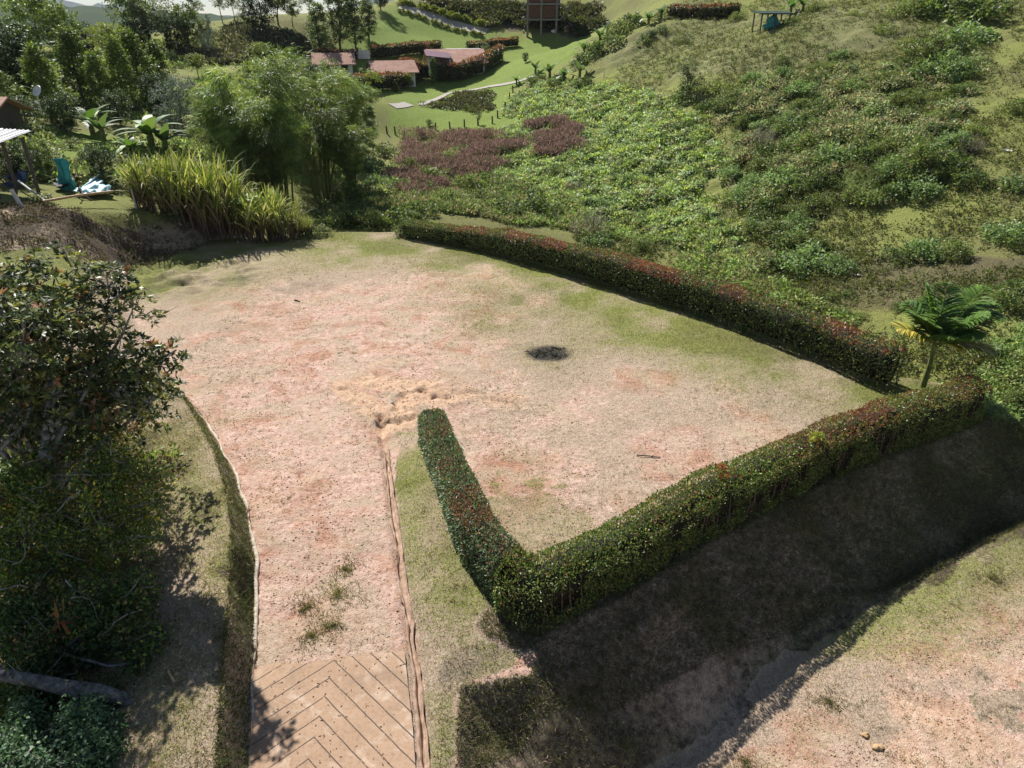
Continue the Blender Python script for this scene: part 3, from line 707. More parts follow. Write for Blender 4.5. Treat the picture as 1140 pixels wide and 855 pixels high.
# ---------------------------------------------------------------- wild cover of the hillside (nobody could count it)
def sample_ground(n, x0, x1, y0, y1, wfun, rs, pw=1.6):
    out = []; got = 0
    while got < n:
        x = rs.uniform(x0, x1, 40000); y = y0*(y1/y0)**rs.rand(40000)         # denser nearby
        w_ = wfun(x, y)*np.clip((y/y0)**(1-pw+0.0), 0, 1)*(y/y1)**0
        vis = np.abs(x) < y*.80+6
        k = (rs.rand(40000) < w_) & vis; out.append(np.stack([x[k], y[k]], 1)); got += k.sum()
        if len(out) > 60: break
    o = np.concatenate(out)[:n]; return np.c_[o, height(o[:, 0], o[:, 1])]
def zone_w(poly, soft=1.5): return lambda x, y: sstep(0, soft, poly_dist(x+fbm(x, y, 4, 3, 62)*3, y+fbm(x, y, 4, 3, 63)*3, poly)[1])
def cover(name, pts, per, rad, leaf, pal, seed, mat='leaf', wts=None, flat=.55, upd=.6, jit=.3, sc=None, lift=.3):
    rs = np.random.RandomState(seed); n = len(pts); sc = np.ones(n) if sc is None else sc
    c = pts+np.c_[np.zeros((n, 2)), lift*rad*sc]
    cl = np.repeat(colvar(n, pal, jit, rs, wts), per, 0); m = n*per
    o = unit(rs.normal(size=(m, 3)))*rs.uniform(.5, 1, (m, 1))*np.repeat(rad*sc, per)[:, None]; o[:, 2] = np.abs(o[:, 2])*flat
    A = unit(o/rad*.8+rs.normal(size=(m, 3))*.5+np.array([0, 0, upd*.5]))
    cl[:, :3] *= rs.uniform(.75, 1.25, (m, 1))
    return leaf_arrays(np.repeat(c, per, 0)+o, A, leaf[0]*rs.uniform(.6, 1.3, m), leaf[1]*rs.uniform(.7, 1.2, m), cl, rs)
rg = np.random.RandomState(3)
p1_ = sample_ground(12500, -14, 40, 44, 108, zone_w(z_green), rg)
A1 = cover('c', p1_, 15, .36, (.27, .15), [(.045, .07, .02), (.09, .125, .035), (.12, .16, .07), (.14, .17, .11), (.13, .16, .035), (.04, .055, .025), (.12, .12, .06)], 21, sc=rg.uniform(.6, 1.5, len(p1_)))
wv = zone_w(z_scrub)
p2_ = sample_ground(6500, 10, 75, 38, 100, lambda x, y: wv(x, y)*sstep(-.12, .25, fbm(x, y, 3.2, 3, 33)), rg)
A2 = cover('c', p2_, 13, .50, (.26, .13), [(.03, .045, .015), (.05, .07, .022), (.08, .10, .04), (.085, .07, .04), (.11, .135, .07), (.12, .105, .06)], 22, sc=rg.uniform(.5, 1.7, len(p2_)))
wg = zone_w(z_gully)
p3_ = sample_ground(2600, -16, 16, 46, 90, wg, rg)
A3 = cover('c', p3_, 13, .55, (.32, .14), [(.03, .045, .014), (.05, .07, .02), (.08, .10, .03), (.08, .06, .04)], 23, sc=rg.uniform(.6, 1.5, len(p3_)))
wr = zone_w(z_right, .6)
p4_ = sample_ground(1500, 14, 30, 21, 44, wr, rg)
A4 = cover('c', p4_, 14, .26, (.16, .08), [(.05, .08, .02), (.08, .12, .035), (.12, .14, .06)], 24, sc=rg.uniform(.6, 1.6, len(p4_)))
# low band of growth right behind the plot and the back hedge
band = Tn([(350,250),(480,236),(600,252),(700,275),(800,310),(900,345),(990,380),(1010,400),(960,350),(860,300),(760,260),(640,225),(520,215),(370,225)])
wb = zone_w(band, .5)
p5_ = sample_ground(5200, -20, 24, 24, 70, wb, rg)
A5 = cover('c', p5_, 13, .40, (.26, .12), [(.04, .06, .016), (.07, .10, .025), (.10, .13, .05), (.09, .075, .04)], 25, sc=rg.uniform(.5, 1.5, len(p5_)))
# background slopes on the left, tufty undergrowth
lz = [np.array(p) for p in [(-70,118),(-40,122),(-18,95),(-12,62),(-15,46),(-22,42),(-34,44),(-60,70)]]
wl = zone_w(lz, 1.0)
lawnw = lambda x, y: 1-sum(np.clip(zone_w(lp, .4)(x, y), 0, 1) for lp in lawn_polys[:1]+lawn_polys[4:]).clip(0, 1)
p6_ = sample_ground(7500, -75, -10, 42, 125, lambda x, y: wl(x, y)*lawnw(x, y)*sstep(-.3, .15, fbm(x, y, 6, 3, 35)), rg)
A6 = cover('c', p6_, 13, .55, (.34, .16), [(.035, .055, .014), (.06, .09, .022), (.10, .13, .035), (.12, .12, .05), (.05, .06, .03)], 26, sc=rg.uniform(.5, 1.6, len(p6_)))
tag(make('ground_cover', join(A1, A2, A3, A4, A5, A6), M['bracken']), 'dense low bracken and brush covering the far hillside and gully', 'undergrowth', kind='stuff')
cov2 = Tn([(468,2),(560,2),(665,2),(668,32),(600,33),(560,32),(530,24),(500,14)]); wc = zone_w(cov2, .5); q = sample_ground(1500, -40, 30, 135, 180, wc, rg)
B1 = cover('c', q, 11, .8, (.6, .3), [(.03, .035, .018), (.05, .05, .025), (.07, .06, .04), (.045, .06, .02)], 28, sc=rg.uniform(.6, 1.5, len(q)))
rw = Tn([(468,118),(500,106),(545,101),(560,108),(548,122),(500,122)]); wc2 = zone_w(rw, .4); q = sample_ground(500, -25, 5, 95, 125, wc2, rg)
B2 = cover('c', q, 11, .5, (.35, .2), [(.04, .045, .02), (.06, .07, .03), (.05, .04, .03)], 29, sc=rg.uniform(.6, 1.3, len(q)))
rm = Tn([(238,42),(262,30),(300,34),(345,50),(338,62),(260,72),(205,75),(190,60)]); wc3 = zone_w(rm, .4); q = sample_ground(1500, -70, -20, 95, 140, wc3, rg)
B3 = cover('c', q, 11, .7, (.5, .25), [(.035, .04, .02), (.06, .065, .035), (.08, .07, .05), (.10, .10, .07)], 30, sc=rg.uniform(.5, 1.4, len(q)))
tag(make('brush', join(B1, B2, B3), M['leaf']), 'dark brush on the cut banks of the upper lawns', 'undergrowth', kind='stuff')
# sparse tussocks on the upper hill and the trodden strip
wt = lambda x, y: np.clip(1-zone_w(z_green)(x, y), 0, 1)*(poly_dist(x, y, plat)[0] > 3)*(x > 4+.0*y)*(x > (y-60)*.35)*sstep(-.55, .25, fbm(x, y, 5, 3, 37)+.25*zone_w(z_scrub)(x, y)-.25*zone_w(track_r, .2)(x, y))
p7_ = sample_ground(36000, 5, 85, 24, 125, wt, rg)
tag(make('tussocks', cover('c', p7_, 9, .26, (.20, .075), [(.065, .08, .022), (.10, .115, .035), (.12, .105, .05), (.045, .055, .02), (.08, .10, .03)], 27, sc=rg.uniform(.3, 1.5, len(p7_))**1.2), M['grass']), 'short coarse grass tussocks on the upper hillside', 'grass', kind='stuff')
# dusty pink flowering grass patches
pk = [Tn([(432,172),(455,152),(500,148),(550,150),(575,165),(560,195),(520,212),(470,222),(430,215)]), Tn([(590,142),(640,136),(655,150),(650,175),(600,180),(580,160)])]
for poly, nn_, sd_ in ((pk[0], 5200, 41), (pk[1], 2600, 42)):
    ww = zone_w(poly, .8); q = sample_ground(nn_, -20, 16, 58, 105, lambda x, y: ww(x, y)*sstep(-.12, .12, fbm(x, y, 3.5, 3, 39)), rg)
    rr = np.random.RandomState(sd_); m = len(q)*12; b = np.repeat(q, 12, 0)+np.c_[rr.normal(size=(m, 2))*.40, rr.uniform(.15, .85, m)]
    o = make('pink_grass', leaf_arrays(b, rr.normal(size=(m, 3))*.6+np.array([.2, 0, 1]), rr.uniform(.2, .5, m), .07, colvar(m, [(.26, .16, .15), (.20, .13, .12), (.16, .125, .09), (.11, .12, .055), (.34, .23, .21), (.06, .075, .03)], .3, rr), rr), M['pink'])
    tag(o, 'patch of dusty pink flowering grass on the opposite slope', 'grass', kind='stuff')

# ---------------------------------------------------------------- shrubs that stand apart on the hill
S = [shrub_proto('shrub', 101, 1, .95, 44, 30, (.16, .085), [(.06, .10, .03), (.10, .145, .06), (.14, .18, .09)]),
     shrub_proto('shrub', 102, 1, .8, 40, 30, (.15, .08), [(.03, .05, .015), (.05, .075, .022), (.08, .10, .03)]),
     shrub_proto('shrub', 103, 1, 1.1, 44, 30, (.15, .08), [(.045, .07, .02), (.08, .12, .03), (.10, .09, .04)]),
     shrub_proto('shrub', 104, 1, .75, 34, 26, (.14, .075), [(.09, .12, .03), (.14, .16, .05), (.05, .07, .02)])]
GREY = shrub_proto('twiggy_shrub', 105, 1, 1.3, 34, 20, (.30, .025), [(.16, .14, .12), (.11, .10, .085), (.20, .18, .16)], 'dull')
hs = [(935,302,40,0),(898,298,55,0),(868,300,40,1),(1000,290,44,1),(1030,286,50,0),(1062,288,40,2),(1120,265,44,0),(1135,330,50,1),(1118,345,44,2),
 (1052,60,56,1),(1075,48,48,0),(1030,70,50,2),(1055,85,60,0),(1020,90,44,1),(935,68,26,0),(985,38,30,3),(960,110,30,2),(920,130,34,1),(975,135,36,0),(1010,120,36,2),(1070,110,40,1),
 (890,150,46,1),(862,178,50,1),(905,170,40,2),(930,180,44,0),(880,205,46,0),(860,230,40,1),(905,235,36,2),(1035,175,44,0),(1060,190,44,1),(1010,165,40,3),(970,165,32,2),
 (985,205,36,1),(1020,215,42,0),(1080,205,40,1),(950,225,34,2),(800,105,40,3),(770,108,36,1),(790,125,34,1),(840,95,34,0),(870,75,24,2),(1138,275,50,1),(1128,130,36,2),(1138,210,40,0),
 (700,205,24,0),(620,200,28,2),(680,230,26,0),(555,228,34,1),(590,236,52,1),(560,240,40,1),(610,242,40,1),(530,230,36,2),(500,230,36,2),(455,190,26,2),(475,178,24,1),(500,185,26,2),(515,170,22,1),(545,205,30,1),(490,200,30,1),(470,215,34,1),(448,215,30,2),(560,160,22,1),(615,170,20,1),(470,240,40,1),(445,248,44,1),(418,254,40,2),(400,250,44,1),(378,252,40,1),
 (395,225,44,2),(425,212,40,0),(410,190,36,0),(430,175,28,2),(540,190,34,1),(560,175,28,1),(520,215,40,2),(480,205,36,2),(745,265,26,3),(660,250,26,0),(715,282,30,2),(665,272,30,0),
 (1100,395,30,0),(1115,430,34,3),(1128,455,40,2),(1105,462,30,0),(1135,485,34,3),(1000,345,16,2),(960,355,20,3),(945,330,16,1),(925,335,18,2),(1005,372,22,3),(1100,330,26,2),
 (690,40,30,2),(705,30,34,1),(680,52,34,1),(665,62,30,1),(650,72,30,1),(720,48,24,1),(735,38,20,1),(760,50,14,2),(620,95,26,1),(650,98,28,1),(598,92,24,1),(575,160,22,2),(820,25,20,2),(880,30,22,1),(1010,20,36,2),(1060,15,70,1),(1090,20,60,1),(1035,8,60,1),
 (910,14,20,2),(950,20,20,3)]
lab = ['low pale green leafy shrub scattered over the far hillside', 'low dark green shrub scattered over the far hillside', 'mid green mixed shrub scattered over the far hillside', 'small yellowish green shrub scattered over the far hillside']
for (x, y, s, k) in hs:
    p = T(x, y); r = pxh(p, s)*.5
    place(S[k], p-np.array([0, 0, .15*r]), r, None, lab[k], 'shrub', ['pale green hillside shrubs', 'dark green hillside shrubs', 'mixed green hillside shrubs', 'yellowish hillside shrubs'][k], wide=rnd.uniform(.9, 1.2))
hk = np.random.RandomState(77); cnt = 0
q = sample_ground(150, 8, 70, 40, 100, lambda x, y: wv(x, y), hk)
for p in q:
    k = hk.randint(4); r = hk.uniform(.5, 1.25)
    place(S[k], p-np.array([0, 0, .1]), r, None, lab[k], 'shrub', ['pale green hillside shrubs', 'dark green hillside shrubs', 'mixed green hillside shrubs', 'yellowish hillside shrubs'][k], wide=rnd.uniform(.8, 1.3))
for (x, y, s, l) in [(848,170,44,'bare grey twiggy shrub high on the scrubby hillside'), (1078,172,30,'bare grey twiggy shrub beside the trodden strip on the right'), (660,262,44,'greyish twiggy shrub just beyond the middle of the back hedge'), (640,215,22,'small grey twiggy shrub on the bracken slope')]:
    p = T(x, y); place(GREY, p, pxh(p, s)*.5, None, l, 'shrub')

# ---------------------------------------------------------------- trees
TP = dict(
 broad=tree_proto('broadleaf_tree', 201, 1*8, 3.6, 'round', 150, 24, (.42, .2), [(.035, .055, .014), (.06, .085, .02), (.10, .12, .035)], clump_r=.75, trunk_r=.2),
 bright=tree_proto('broadleaf_tree', 202, 8, 3.4, 'round', 140, 24, (.42, .2), [(.06, .09, .015), (.10, .14, .025), (.14, .17, .04)], clump_r=.7, trunk_r=.18),
 dark=tree_proto('dense_tree', 203, 8, 3.2, 'dome', 170, 24, (.40, .17), [(.012, .022, .010), (.02, .035, .014), (.035, .05, .018)], clump_r=.7, trunk_r=.22, bare=.15),
 cone=tree_proto('conical_tree', 204, 8, 2.4, 'cone', 170, 26, (.36, .14), [(.03, .05, .012), (.06, .09, .018), (.11, .13, .03)], clump_r=.55, trunk_r=.16, bare=.08),
 column=tree_proto('slender_tree', 205, 8, 1.5, 'column', 110, 24, (.36, .14), [(.035, .06, .02), (.06, .09, .03), (.10, .12, .045)], clump_r=.5, trunk_r=.14, bare=.12),
 airy=tree_proto('open_tree', 206, 8, 2.4, 'round', 46, 22, (.34, .13), [(.04, .055, .025), (.07, .085, .04), (.11, .12, .07)], clump_r=.6, trunk_r=.13, bare=.45, bark='greybark'),
 silver=tree_proto('silvery_tree', 207, 8, 4.2, 'dome', 150, 24, (.42, .16), [(.14, .17, .16), (.20, .23, .22), (.09, .12, .10)], 'dull', clump_r=.7, bare=.03),
 umb=tree_proto('round_topped_tree', 208, 8, 3.6, 'round', 110, 24, (.42, .18), [(.05, .07, .015), (.09, .115, .02), (.13, .14, .03)], clump_r=.65, trunk_r=.2, bare=.5),
)
for k_ in TP.values(): pass
trees = [ # base x, base y, top y, kind, width factor, label
 (48,62,-6,'bright',1.0,'large yellowish green tree behind the white-walled house at the upper left'),
 (75,66,14,'broad',.9,'broad olive green tree right of the large tree by the white-walled house'),
 (12,112,34,'dark',1.1,'dark rounded tree mass at the left edge above the tiled roof'),
 (38,118,48,'dark',.8,'dark tree filling the gap below the big yellowish tree'),
 (2,128,80,'broad',.9,'olive tree partly cut by the left edge beside the tiled roof'),
 (113,38,-16,'dark',1.15,'tall near-black tree against the sky, left of the skyline gap'),
 (80,36,-12,'dark',.9,'dark tree on the skyline leaning over the pale hills'),
 (154,52,-8,'broad',.85,'dark grey green skyline tree right of the gap of blue hills'),
 (172,56,2,'airy',1.1,'thin grey skyline tree with sparse crown above the dark hedge bank'),
 (190,60,6,'airy',1.2,'pale wispy skyline tree left of the slender poles'),
 (212,58,12,'broad',.8,'bushy green tree at the foot of the slender skyline trees'),
 (222,30,-10,'airy',.9,'slender leaning tree on the left end of the mound skyline'),
 (232,58,22,'silver',.55,'greyish shrub-like tree on the left foot of the mound'),
 (248,26,-12,'airy',1.0,'thin dark tree standing on the crest of the mound'),
 (262,24,-12,'airy',.9,'second thin tree on the mound crest, closest to the dense dark one'),
 (294,40,-14,'dark',.9,'dense dark tree rising from the right side of the mound'),
 (272,38,6,'airy',.8,'small bare-stemmed tree on the shaded face of the mound'),
 (310,28,-12,'umb',1.0,'flat-topped olive tree on the ridge right of the dense dark tree'),
 (326,30,4,'umb',.9,'low olive tree on the ridge against white cloud'),
 (344,24,-18,'airy',1.1,'bare branching tree silhouetted against white cloud on the ridge'),
 (358,62,12,'column',1.2,'round-shouldered green tree above the small white house'),
 (379,56,-12,'column',1.1,'tall narrow green tree right behind the small white house'),
 (396,54,2,'column',1.2,'narrow light green tree at the left edge of the upper lawn'),
 (411,46,6,'column',1.3,'feathery green tree casting shade on the upper lawn'),
 (424,12,-20,'dark',.8,'dark tree at the top of the drive on the skyline'),
 (96,122,42,'cone',1.15,'tall pointed green tree, largest of the middle group at the left'),
 (118,126,66,'cone',1.0,'dark right shoulder tree of the largest pointed tree'),
 (58,136,60,'cone',1.1,'pointed dark green tree left of the largest pointed tree'),
 (160,118,44,'cone',1.1,'pointed tree with yellow green tip and pale bare trunk'),
 (182,112,54,'cone',1.1,'pointed tree with reddish tip at the right of the middle group'),
 (142,122,50,'cone',.9,'pointed tree with a reddish left tip in the middle group'),
 (128,80,33,'umb',.9,'thin-stemmed flat-topped tree between the two pointed groups'),
 (221,86,63,'umb',1.1,'small round-crowned tree alone on the dry lawn below the mound'),
 (290,72,50,'umb',1.0,'small round-crowned tree under the shaded foot of the mound'),
 (205,150,93,'silver',.95,'silvery blue-leaved tree beside the banana plants'),
 (118,205,163,'dark',.9,'dark rounded bush behind the blue sheet by the net shelter'),
 (100,190,168,'broad',1.2,'low olive bush on the round green knoll'),
 (60,128,96,'broad',1.0,'dark green tree by the satellite dish'),
 (250,120,84,'broad',1.1,'loose green tree rising above the left part of the bamboo'),
 (285,112,74,'bright',1.1,'bright green tree behind the bamboo, left of the small white house'),
 (318,104,68,'broad',1.2,'dark leafy tree between the bamboo and the small white house'),
 (345,108,76,'dark',1.1,'dark tree directly below the small white house'),
 (412,160,120,'column',1.4,'grey green tree left of the fenced lawn'),
 (215,135,100,'broad',1.1,'green tree between the silvery tree and the bamboo'),
 (30,150,112,'dark',1.2,'dark tree between the tiled roof and the shiny shelter roof'),
 (75,148,108,'dark',1.1,'dark tree in the gap under the pointed trees, left of the bright banana'),
 (135,140,104,'dark',1.0,'dark tree behind the broad darker banana plant'),
 (180,128,86,'dark',1.0,'dark tree between the reddish-tipped tree and the silvery tree'),
 (20,205,160,'dark',1.1,'dark bushy tree swallowing the left end of the shiny shelter'),
 (50,196,158,'broad',1.0,'brownish bushy tree at the right end of the shiny shelter'),
 (8,96,60,'dark',1.3,'dark tree directly behind the tiled roof at the left edge'),
 (236,150,112,'dark',.9,'dark tree in shade at the left foot of the bamboo stand'),
 (160,60,26,'dark',1.2,'dark low tree under the skyline right of the hills gap'),
 (200,62,24,'dark',1.0,'dark crown behind the wispy skyline tree'),
 (100,62,30,'dark',1.1,'dark low tree under the near-black skyline tree'),
 (455,100,84,'umb',.7,'young tree by the hedge of the lower house'),
 (483,95,68,'column',.8,'small thin tree before the hedge of the tiled house'),
 (539,73,50,'airy',1.0,'small thin-trunked tree at the end of the tiled house hedge'),
 (502,88,71,'bright',.9,'small green tree against the hedge of the tiled house'),
 (585,70,60,'dark',.9,'small dark tree on the lawn below the concrete frame building'),
 (525,80,72,'bright',.8,'very small pale tree on the lawn right of the long hedge'),
 (441,102,92,'cone',1.4,'small conical bush on the lawn below the lower house'),
 (765,115,70,'airy',1.2,'sparse greyish tree standing on the hillside above the bracken'),
 (533,140,125,'airy',.9,'very thin sapling on the fenced lawn'),
 (478,141,134,'bright',1.5,'tiny round bush on the fenced lawn'),
 (725,45,36,'dark',1.2,'small dark sapling beside the pole on the upper hill'),
]
for (x, yb, yt, k, wf, l) in trees:
    p = T(x, yb); h = pxh(p, yb-yt)*1.02/8
    place(TP[k], p-np.array([0, 0, .1*h]), h, None, l, 'tree', wide=wf*1.05)
# ---------------------------------------------------------------- bamboo, canes, bananas, palms
def bamboo_proto(seed, culms=17, h=11, spread=4.4):
    rs = np.random.RandomState(seed); root = empty('bamboo_clump'); lines = []; cen = []; dr = []; tone = []
    for i in range(culms):
        a = i*2.4+rs.rand()*.6; hh = h*rs.uniform(.55, 1.05); out = spread*rs.uniform(.15, 1.0)
        b = np.array([math.cos(a), math.sin(a), 0]); p0 = b*rs.uniform(.1, .8)
        t = np.linspace(0, 1, 11)[:, None]; pts = p0+b*out*t**2.0+np.array([0, 0, 1])*hh*(t*1.2-.42*t**6)
        lines.append((pts, np.linspace(.09, .014, 11))); tn = rs.uniform(.6, 1.35)
        for s in rs.uniform(.32, 1, 74):
            k = min(int(s*10), 9); q = pts[k]+(pts[k+1]-pts[k])*(s*10-k); off = rdir(1, 0, rs)[0]*rs.uniform(.05, 1)**.7*(.95*math.sin(min(1, (1.12-s)*2.2)*1.57)+.15); cen.append(q+off*[1, 1, .6]+b*.15); dr.append(unit(off+b*.7)); tone.append(tn)
    make('culms', tube_arrays(lines, 4), M['culm'], root)
    cen = np.array(cen); dr = np.array(dr); tone = np.array(tone)
    n = len(cen)*20; c = np.repeat(cen, 20, 0); d = np.repeat(dr, 20, 0)
    A = unit(d*.9+rs.normal(size=(n, 3))*.35+np.array([0, 0, -.45]))
    cl = colvar(len(cen), [(.05, .08, .022), (.08, .12, .035), (.12, .155, .05), (.15, .175, .05)], .25, rs); cl[:, :3] *= tone[:, None]; cl = np.repeat(cl, 20, 0)
    make('foliage', leaf_arrays(c+rs.normal(size=(n, 3))*[.18, .18, .12], A, rs.uniform(.25, .50, n), .045, cl, rs), M['leaf'], root)
    return root
BB = bamboo_proto(301)
BB2 = bamboo_proto(302, 12, 10, 3.8)
for (x, yb, yt, k, wf, l) in [(318,238,112,BB,1.0,'large bamboo clump directly behind the bare plot, with bare culms showing at its foot'),
    (362,222,92,BB2,1.15,'bamboo clump on the right with plumes drooping over the gully'), (290,222,78,BB,1.1,'tall bamboo clump at the left back of the bamboo stand'),
    (262,205,98,BB2,1.0,'bamboo clump at the left edge behind the yellow cane'), (385,170,80,BB,1.1,'yellowish bamboo clump at the right back, below the small white house'),
    (335,178,66,BB2,1.3,'bamboo clump at the top middle of the bamboo stand'), (392,215,140,BB,1.0,'short bamboo clump hanging over the dark gully bushes')]:
    p = T(x, yb); place(k, p, pxh(p, yb-yt)/9.6, None, l, 'bamboo', wide=wf)

def cane_proto(seed, n=60, pal=None, h=1.0):
    rs = np.random.RandomState(seed); root = empty('cane_clump')
    a = rs.rand(n)*6.283; r = np.sqrt(rs.rand(n))*.36; base = np.stack([np.cos(a)*r, np.sin(a)*r, np.zeros(n)], 1)
    up = np.stack([np.cos(a)*.12, np.sin(a)*.12, np.ones(n)], 1)+rs.normal(size=(n, 3))*.06
    lines = [(np.array([b, b+unit(u)*.55*rs.uniform(.7, 1.1)]), np.array([.014, .010])) for b, u in zip(base, up)]
    make('stems', tube_arrays(lines, 4), M['stem'], root)
    m = n*9; bb = np.repeat(base, 9, 0); uu = np.repeat(unit(up), 9, 0); t = rs.uniform(.1, .62, m)[:, None]
    D = unit(uu*1.0+rs.normal(size=(m, 3))*[.30, .30, .15]); 
    cl = colvar(m, pal or [(.08, .12, .025), (.14, .175, .04), (.22, .24, .06), (.32, .32, .13), (.36, .33, .20)], .25, rs)
    dryk = (t[:, 0] < .22); cl[dryk] = colvar(dryk.sum(), [(.14, .10, .05), (.08, .055, .035), (.20, .16, .08), (.09, .11, .03)], .25, rs)
    make('leaves', ribbon_arrays(bb+uu*t, D, rs.uniform(.32, .55, m), .026, rs.uniform(.3, 1.9, m), cl, 5, rs), M['grass'], root)
    return root
CA = cane_proto(311)
for (x, yb, yt, wf, l) in [(182,236,170,1.2,'tall yellow green cane clump, leftmost, behind the white stake'), (205,246,186,1.0,'cane clump just right of the white stake'),
    (228,250,172,1.2,'cane clump with brown stems in the middle of the row'), (250,262,184,1.0,'cane clump with pale dead leaves left of the small palm'), (292,266,208,1.2,'yellow cane clump right of the small palm at the plot edge'),
    (318,266,222,1.2,'low yellow cane clump at the right end of the row'), (262,225,178,1.1,'back cane clump beside the banana leaves'),
    (240,262,215,.9,'short cane clump at the corner of the plot'), (340,262,240,1.2,'small fading cane tuft on the plot edge')]:
    p = T(x, yb); place(CA, p, pxh(p, yb-yt)*1.0, None, l, 'cane', wide=wf*.88)

def banana_proto(seed, n=11, pal=None):
    rs = np.random.RandomState(seed); root = empty('banana_plant')
    make('trunk', tube_arrays([(np.array([[0, 0, -.1], [.01, 0, .3], [0, .02, .40]]), np.array([.055, .045, .03]))], 6), M['culm'], root)
    for i in range(n):
        a = i*2.4+rs.rand()*.5; b = np.array([[0, .02, .30]]); el = rs.uniform(.4, 2.6)
        D = np.array([[math.cos(a), math.sin(a), el]]); side = unit(np.cross(D, [0, 0, 1.0]))
        v1 = ribbon_arrays(b, D, np.array([.62]), np.array([.17]), np.array([rs.uniform(1.2, 2.2)]), colvar(1, pal or [(.04, .075, .016), (.065, .11, .025), (.09, .13, .04)], .2, rs), 7, rs, side=side)
        make('leaf', v1, M['leaf'], root)
    return root
BN = banana_proto(321); BN2 = banana_proto(322, 7, [(.03, .055, .02), (.05, .075, .03)])
bans = [(104,150,112,BN,'bright banana plant before the middle pointed trees'), (116,158,122,BN2,'broad darker banana plant right of the bright one'), (170,168,118,BN,'large banana plant above the cane row'),
 (186,172,132,BN2,'banana plant with drooping dark leaves beside the silvery tree'), (150,176,146,BN,'small banana plant among grass above the blue sheet'), (252,208,164,BN,'banana plant with upright leaves between the cane clumps'),
 (296,62,44,BN,'small banana plant in front of the mound'), (612,88,68,BN2,'lowest banana plant of the row climbing to the white object'), (628,92,72,BN,'banana plant next to lowest in the hillside row'), (645,88,66,BN2,'banana plant with pale leaves in the middle of the hillside row'),
 (650,62,44,BN,'banana plant above the bend of the hillside row'), (668,48,28,BN,'large banana plant left of the white object on the hillside'), (676,40,22,BN2,'banana plant touching the white object on the hillside'), (722,28,10,BN,'banana plant under the top slope right of the white object'),
 (736,22,4,BN2,'banana plant high on the slope at the end of the row'), (704,28,14,BN,'banana plant just right of the white object'), (596,82,66,BN2,'banana plant at the left foot of the hillside row'), (880,16,-4,BN,'banana plant beside the roofed shelter on the hill'), (893,14,-6,BN2,'banana plant behind the right post of the roofed shelter'), (575,95,82,BN,'small banana plant by the track end below the lawn')]
for (x, yb, yt, k, l) in bans:
    p = T(x, yb); place(k, p, pxh(p, yb-yt)*1.15, None, l, 'banana plant', wide=1.35)

def frond(root, rs, base, D, ln, droop, pal, name='frond', label=None, lw=.035, ll=.55, nl=46, mat='gloss'):
    pts = [base]; d = unit(np.array(D, float)); 
    for k in range(10):
        pts.append(pts[-1]+d*ln/10); d = unit(d+np.array([0, 0, -droop/10]))
    pts = np.array(pts); fr = make(name, tube_arrays([(pts, np.linspace(.028, .006, 11))], 5), M['culm'], root)
    t = np.linspace(.16, .99, nl); P0 = np.stack([np.interp(t*10, range(11), pts[:, k]) for k in range(3)], 1)
    tg = unit(np.stack([np.interp(t*10, range(11), np.gradient(pts[:, k])) for k in range(3)], 1)); sd = unit(np.cross(tg, [0, 0, 1.0])); upn = np.cross(sd, tg)
    V = []
    for sg in (-1, 1):
        D2 = tg*.75+sd*sg*1.0+upn*.35+rs.normal(size=(nl, 3))*.06; L2 = ll*np.sin(np.clip(t*.9+.12, 0, 1)*math.pi)**.6*rs.uniform(.85, 1.1, nl)
        V.append(ribbon_arrays(P0, D2, L2, lw*1.3, .9, colvar(nl, pal, .15, rs), 5, rs))
    lf = make('leaflets', join(*V), M[mat], fr)
    if label: fr['label'] = label
    return fr
# the palm behind the hedge corner
PT = P(1041,384,22.9)
pb = G(1036,442); pz = gz(pb[0]+.9, pb[1]+1.5); pb = np.array([PT[0], PT[1], 0]); pb[2] = gz(pb[0], pb[1])
pr = empty('palm_tree', pb); rsp = np.random.RandomState(9)
topz = PT[2]-pb[2]
make('trunk', tube_arrays([(np.array([[0, 0, -.2], [.03, 0, topz*.5], [0, .02, topz]]), np.array([.12, .09, .07]))], 8), M['culm'], pr, True)
b0 = np.array([0, .02, topz])
gp = [(.05, .095, .018), (.075, .125, .024), (.04, .07, .016)]
for (D, ln, dr, yel) in [((-.55, .2, 1.5), 1.75, .5, 0), ((.75, .3, .9), 2.0, .9, 0), ((.9, -.1, .55), 1.75, 1.0, 0), ((.25, .6, 1.5), 1.7, .7, 0), ((-.3, -.5, 1.1), 1.2, 1.4, 0), ((.5, -.6, .5), 1.2, 1.5, 0), ((.2, .8, .7), 1.5, 1.0, 0),
                         ((-1, .1, .28), 1.25, .7, 1), ((.9, -.45, .0), 1.45, 1.2, 1), ((-.5, .7, .8), 1.4, 1.1, 0), ((.95, .15, .75), 1.9, 1.1, 0), ((.6, -.4, .9), 1.5, 1.3, 0), ((-.75, -.15, .9), 1.3, 1.2, 0), ((.1, -.8, .6), 1.1, 1.4, 0)]:
    frond(pr, rsp, b0, (D[0], D[1], D[2]+.35), ln*1.32, dr*.6, [(.24, .19, .04), (.18, .16, .035), (.08, .10, .02)] if yel else gp, label='yellowing frond' if yel else None, ll=.95, lw=.075, nl=60)
tag(pr, 'palm with yellowing lower fronds behind the corner where the two hedges nearly meet', 'palm tree')
# small palm at the far edge of the plot
q = T(272,264); pr = empty('palm_tree', q); s = pxh(q, 40)
make('trunk', tube_arrays([(np.array([[0, 0, -.1], [0, 0, s*.9]]), np.array([.07, .05]))], 6), M['bamboo'], pr)
for i in range(8):
    a = i*.785+.3; frond(pr, rsp, np.array([0, 0, s*.9]), (math.cos(a), math.sin(a), .9), s*.75, 1.3, [(.09, .16, .02), (.14, .20, .03)], ll=s*.22, lw=.06, nl=22)
tag(pr, 'small single-stemmed palm in the cane row at the far edge of the plot', 'palm tree')

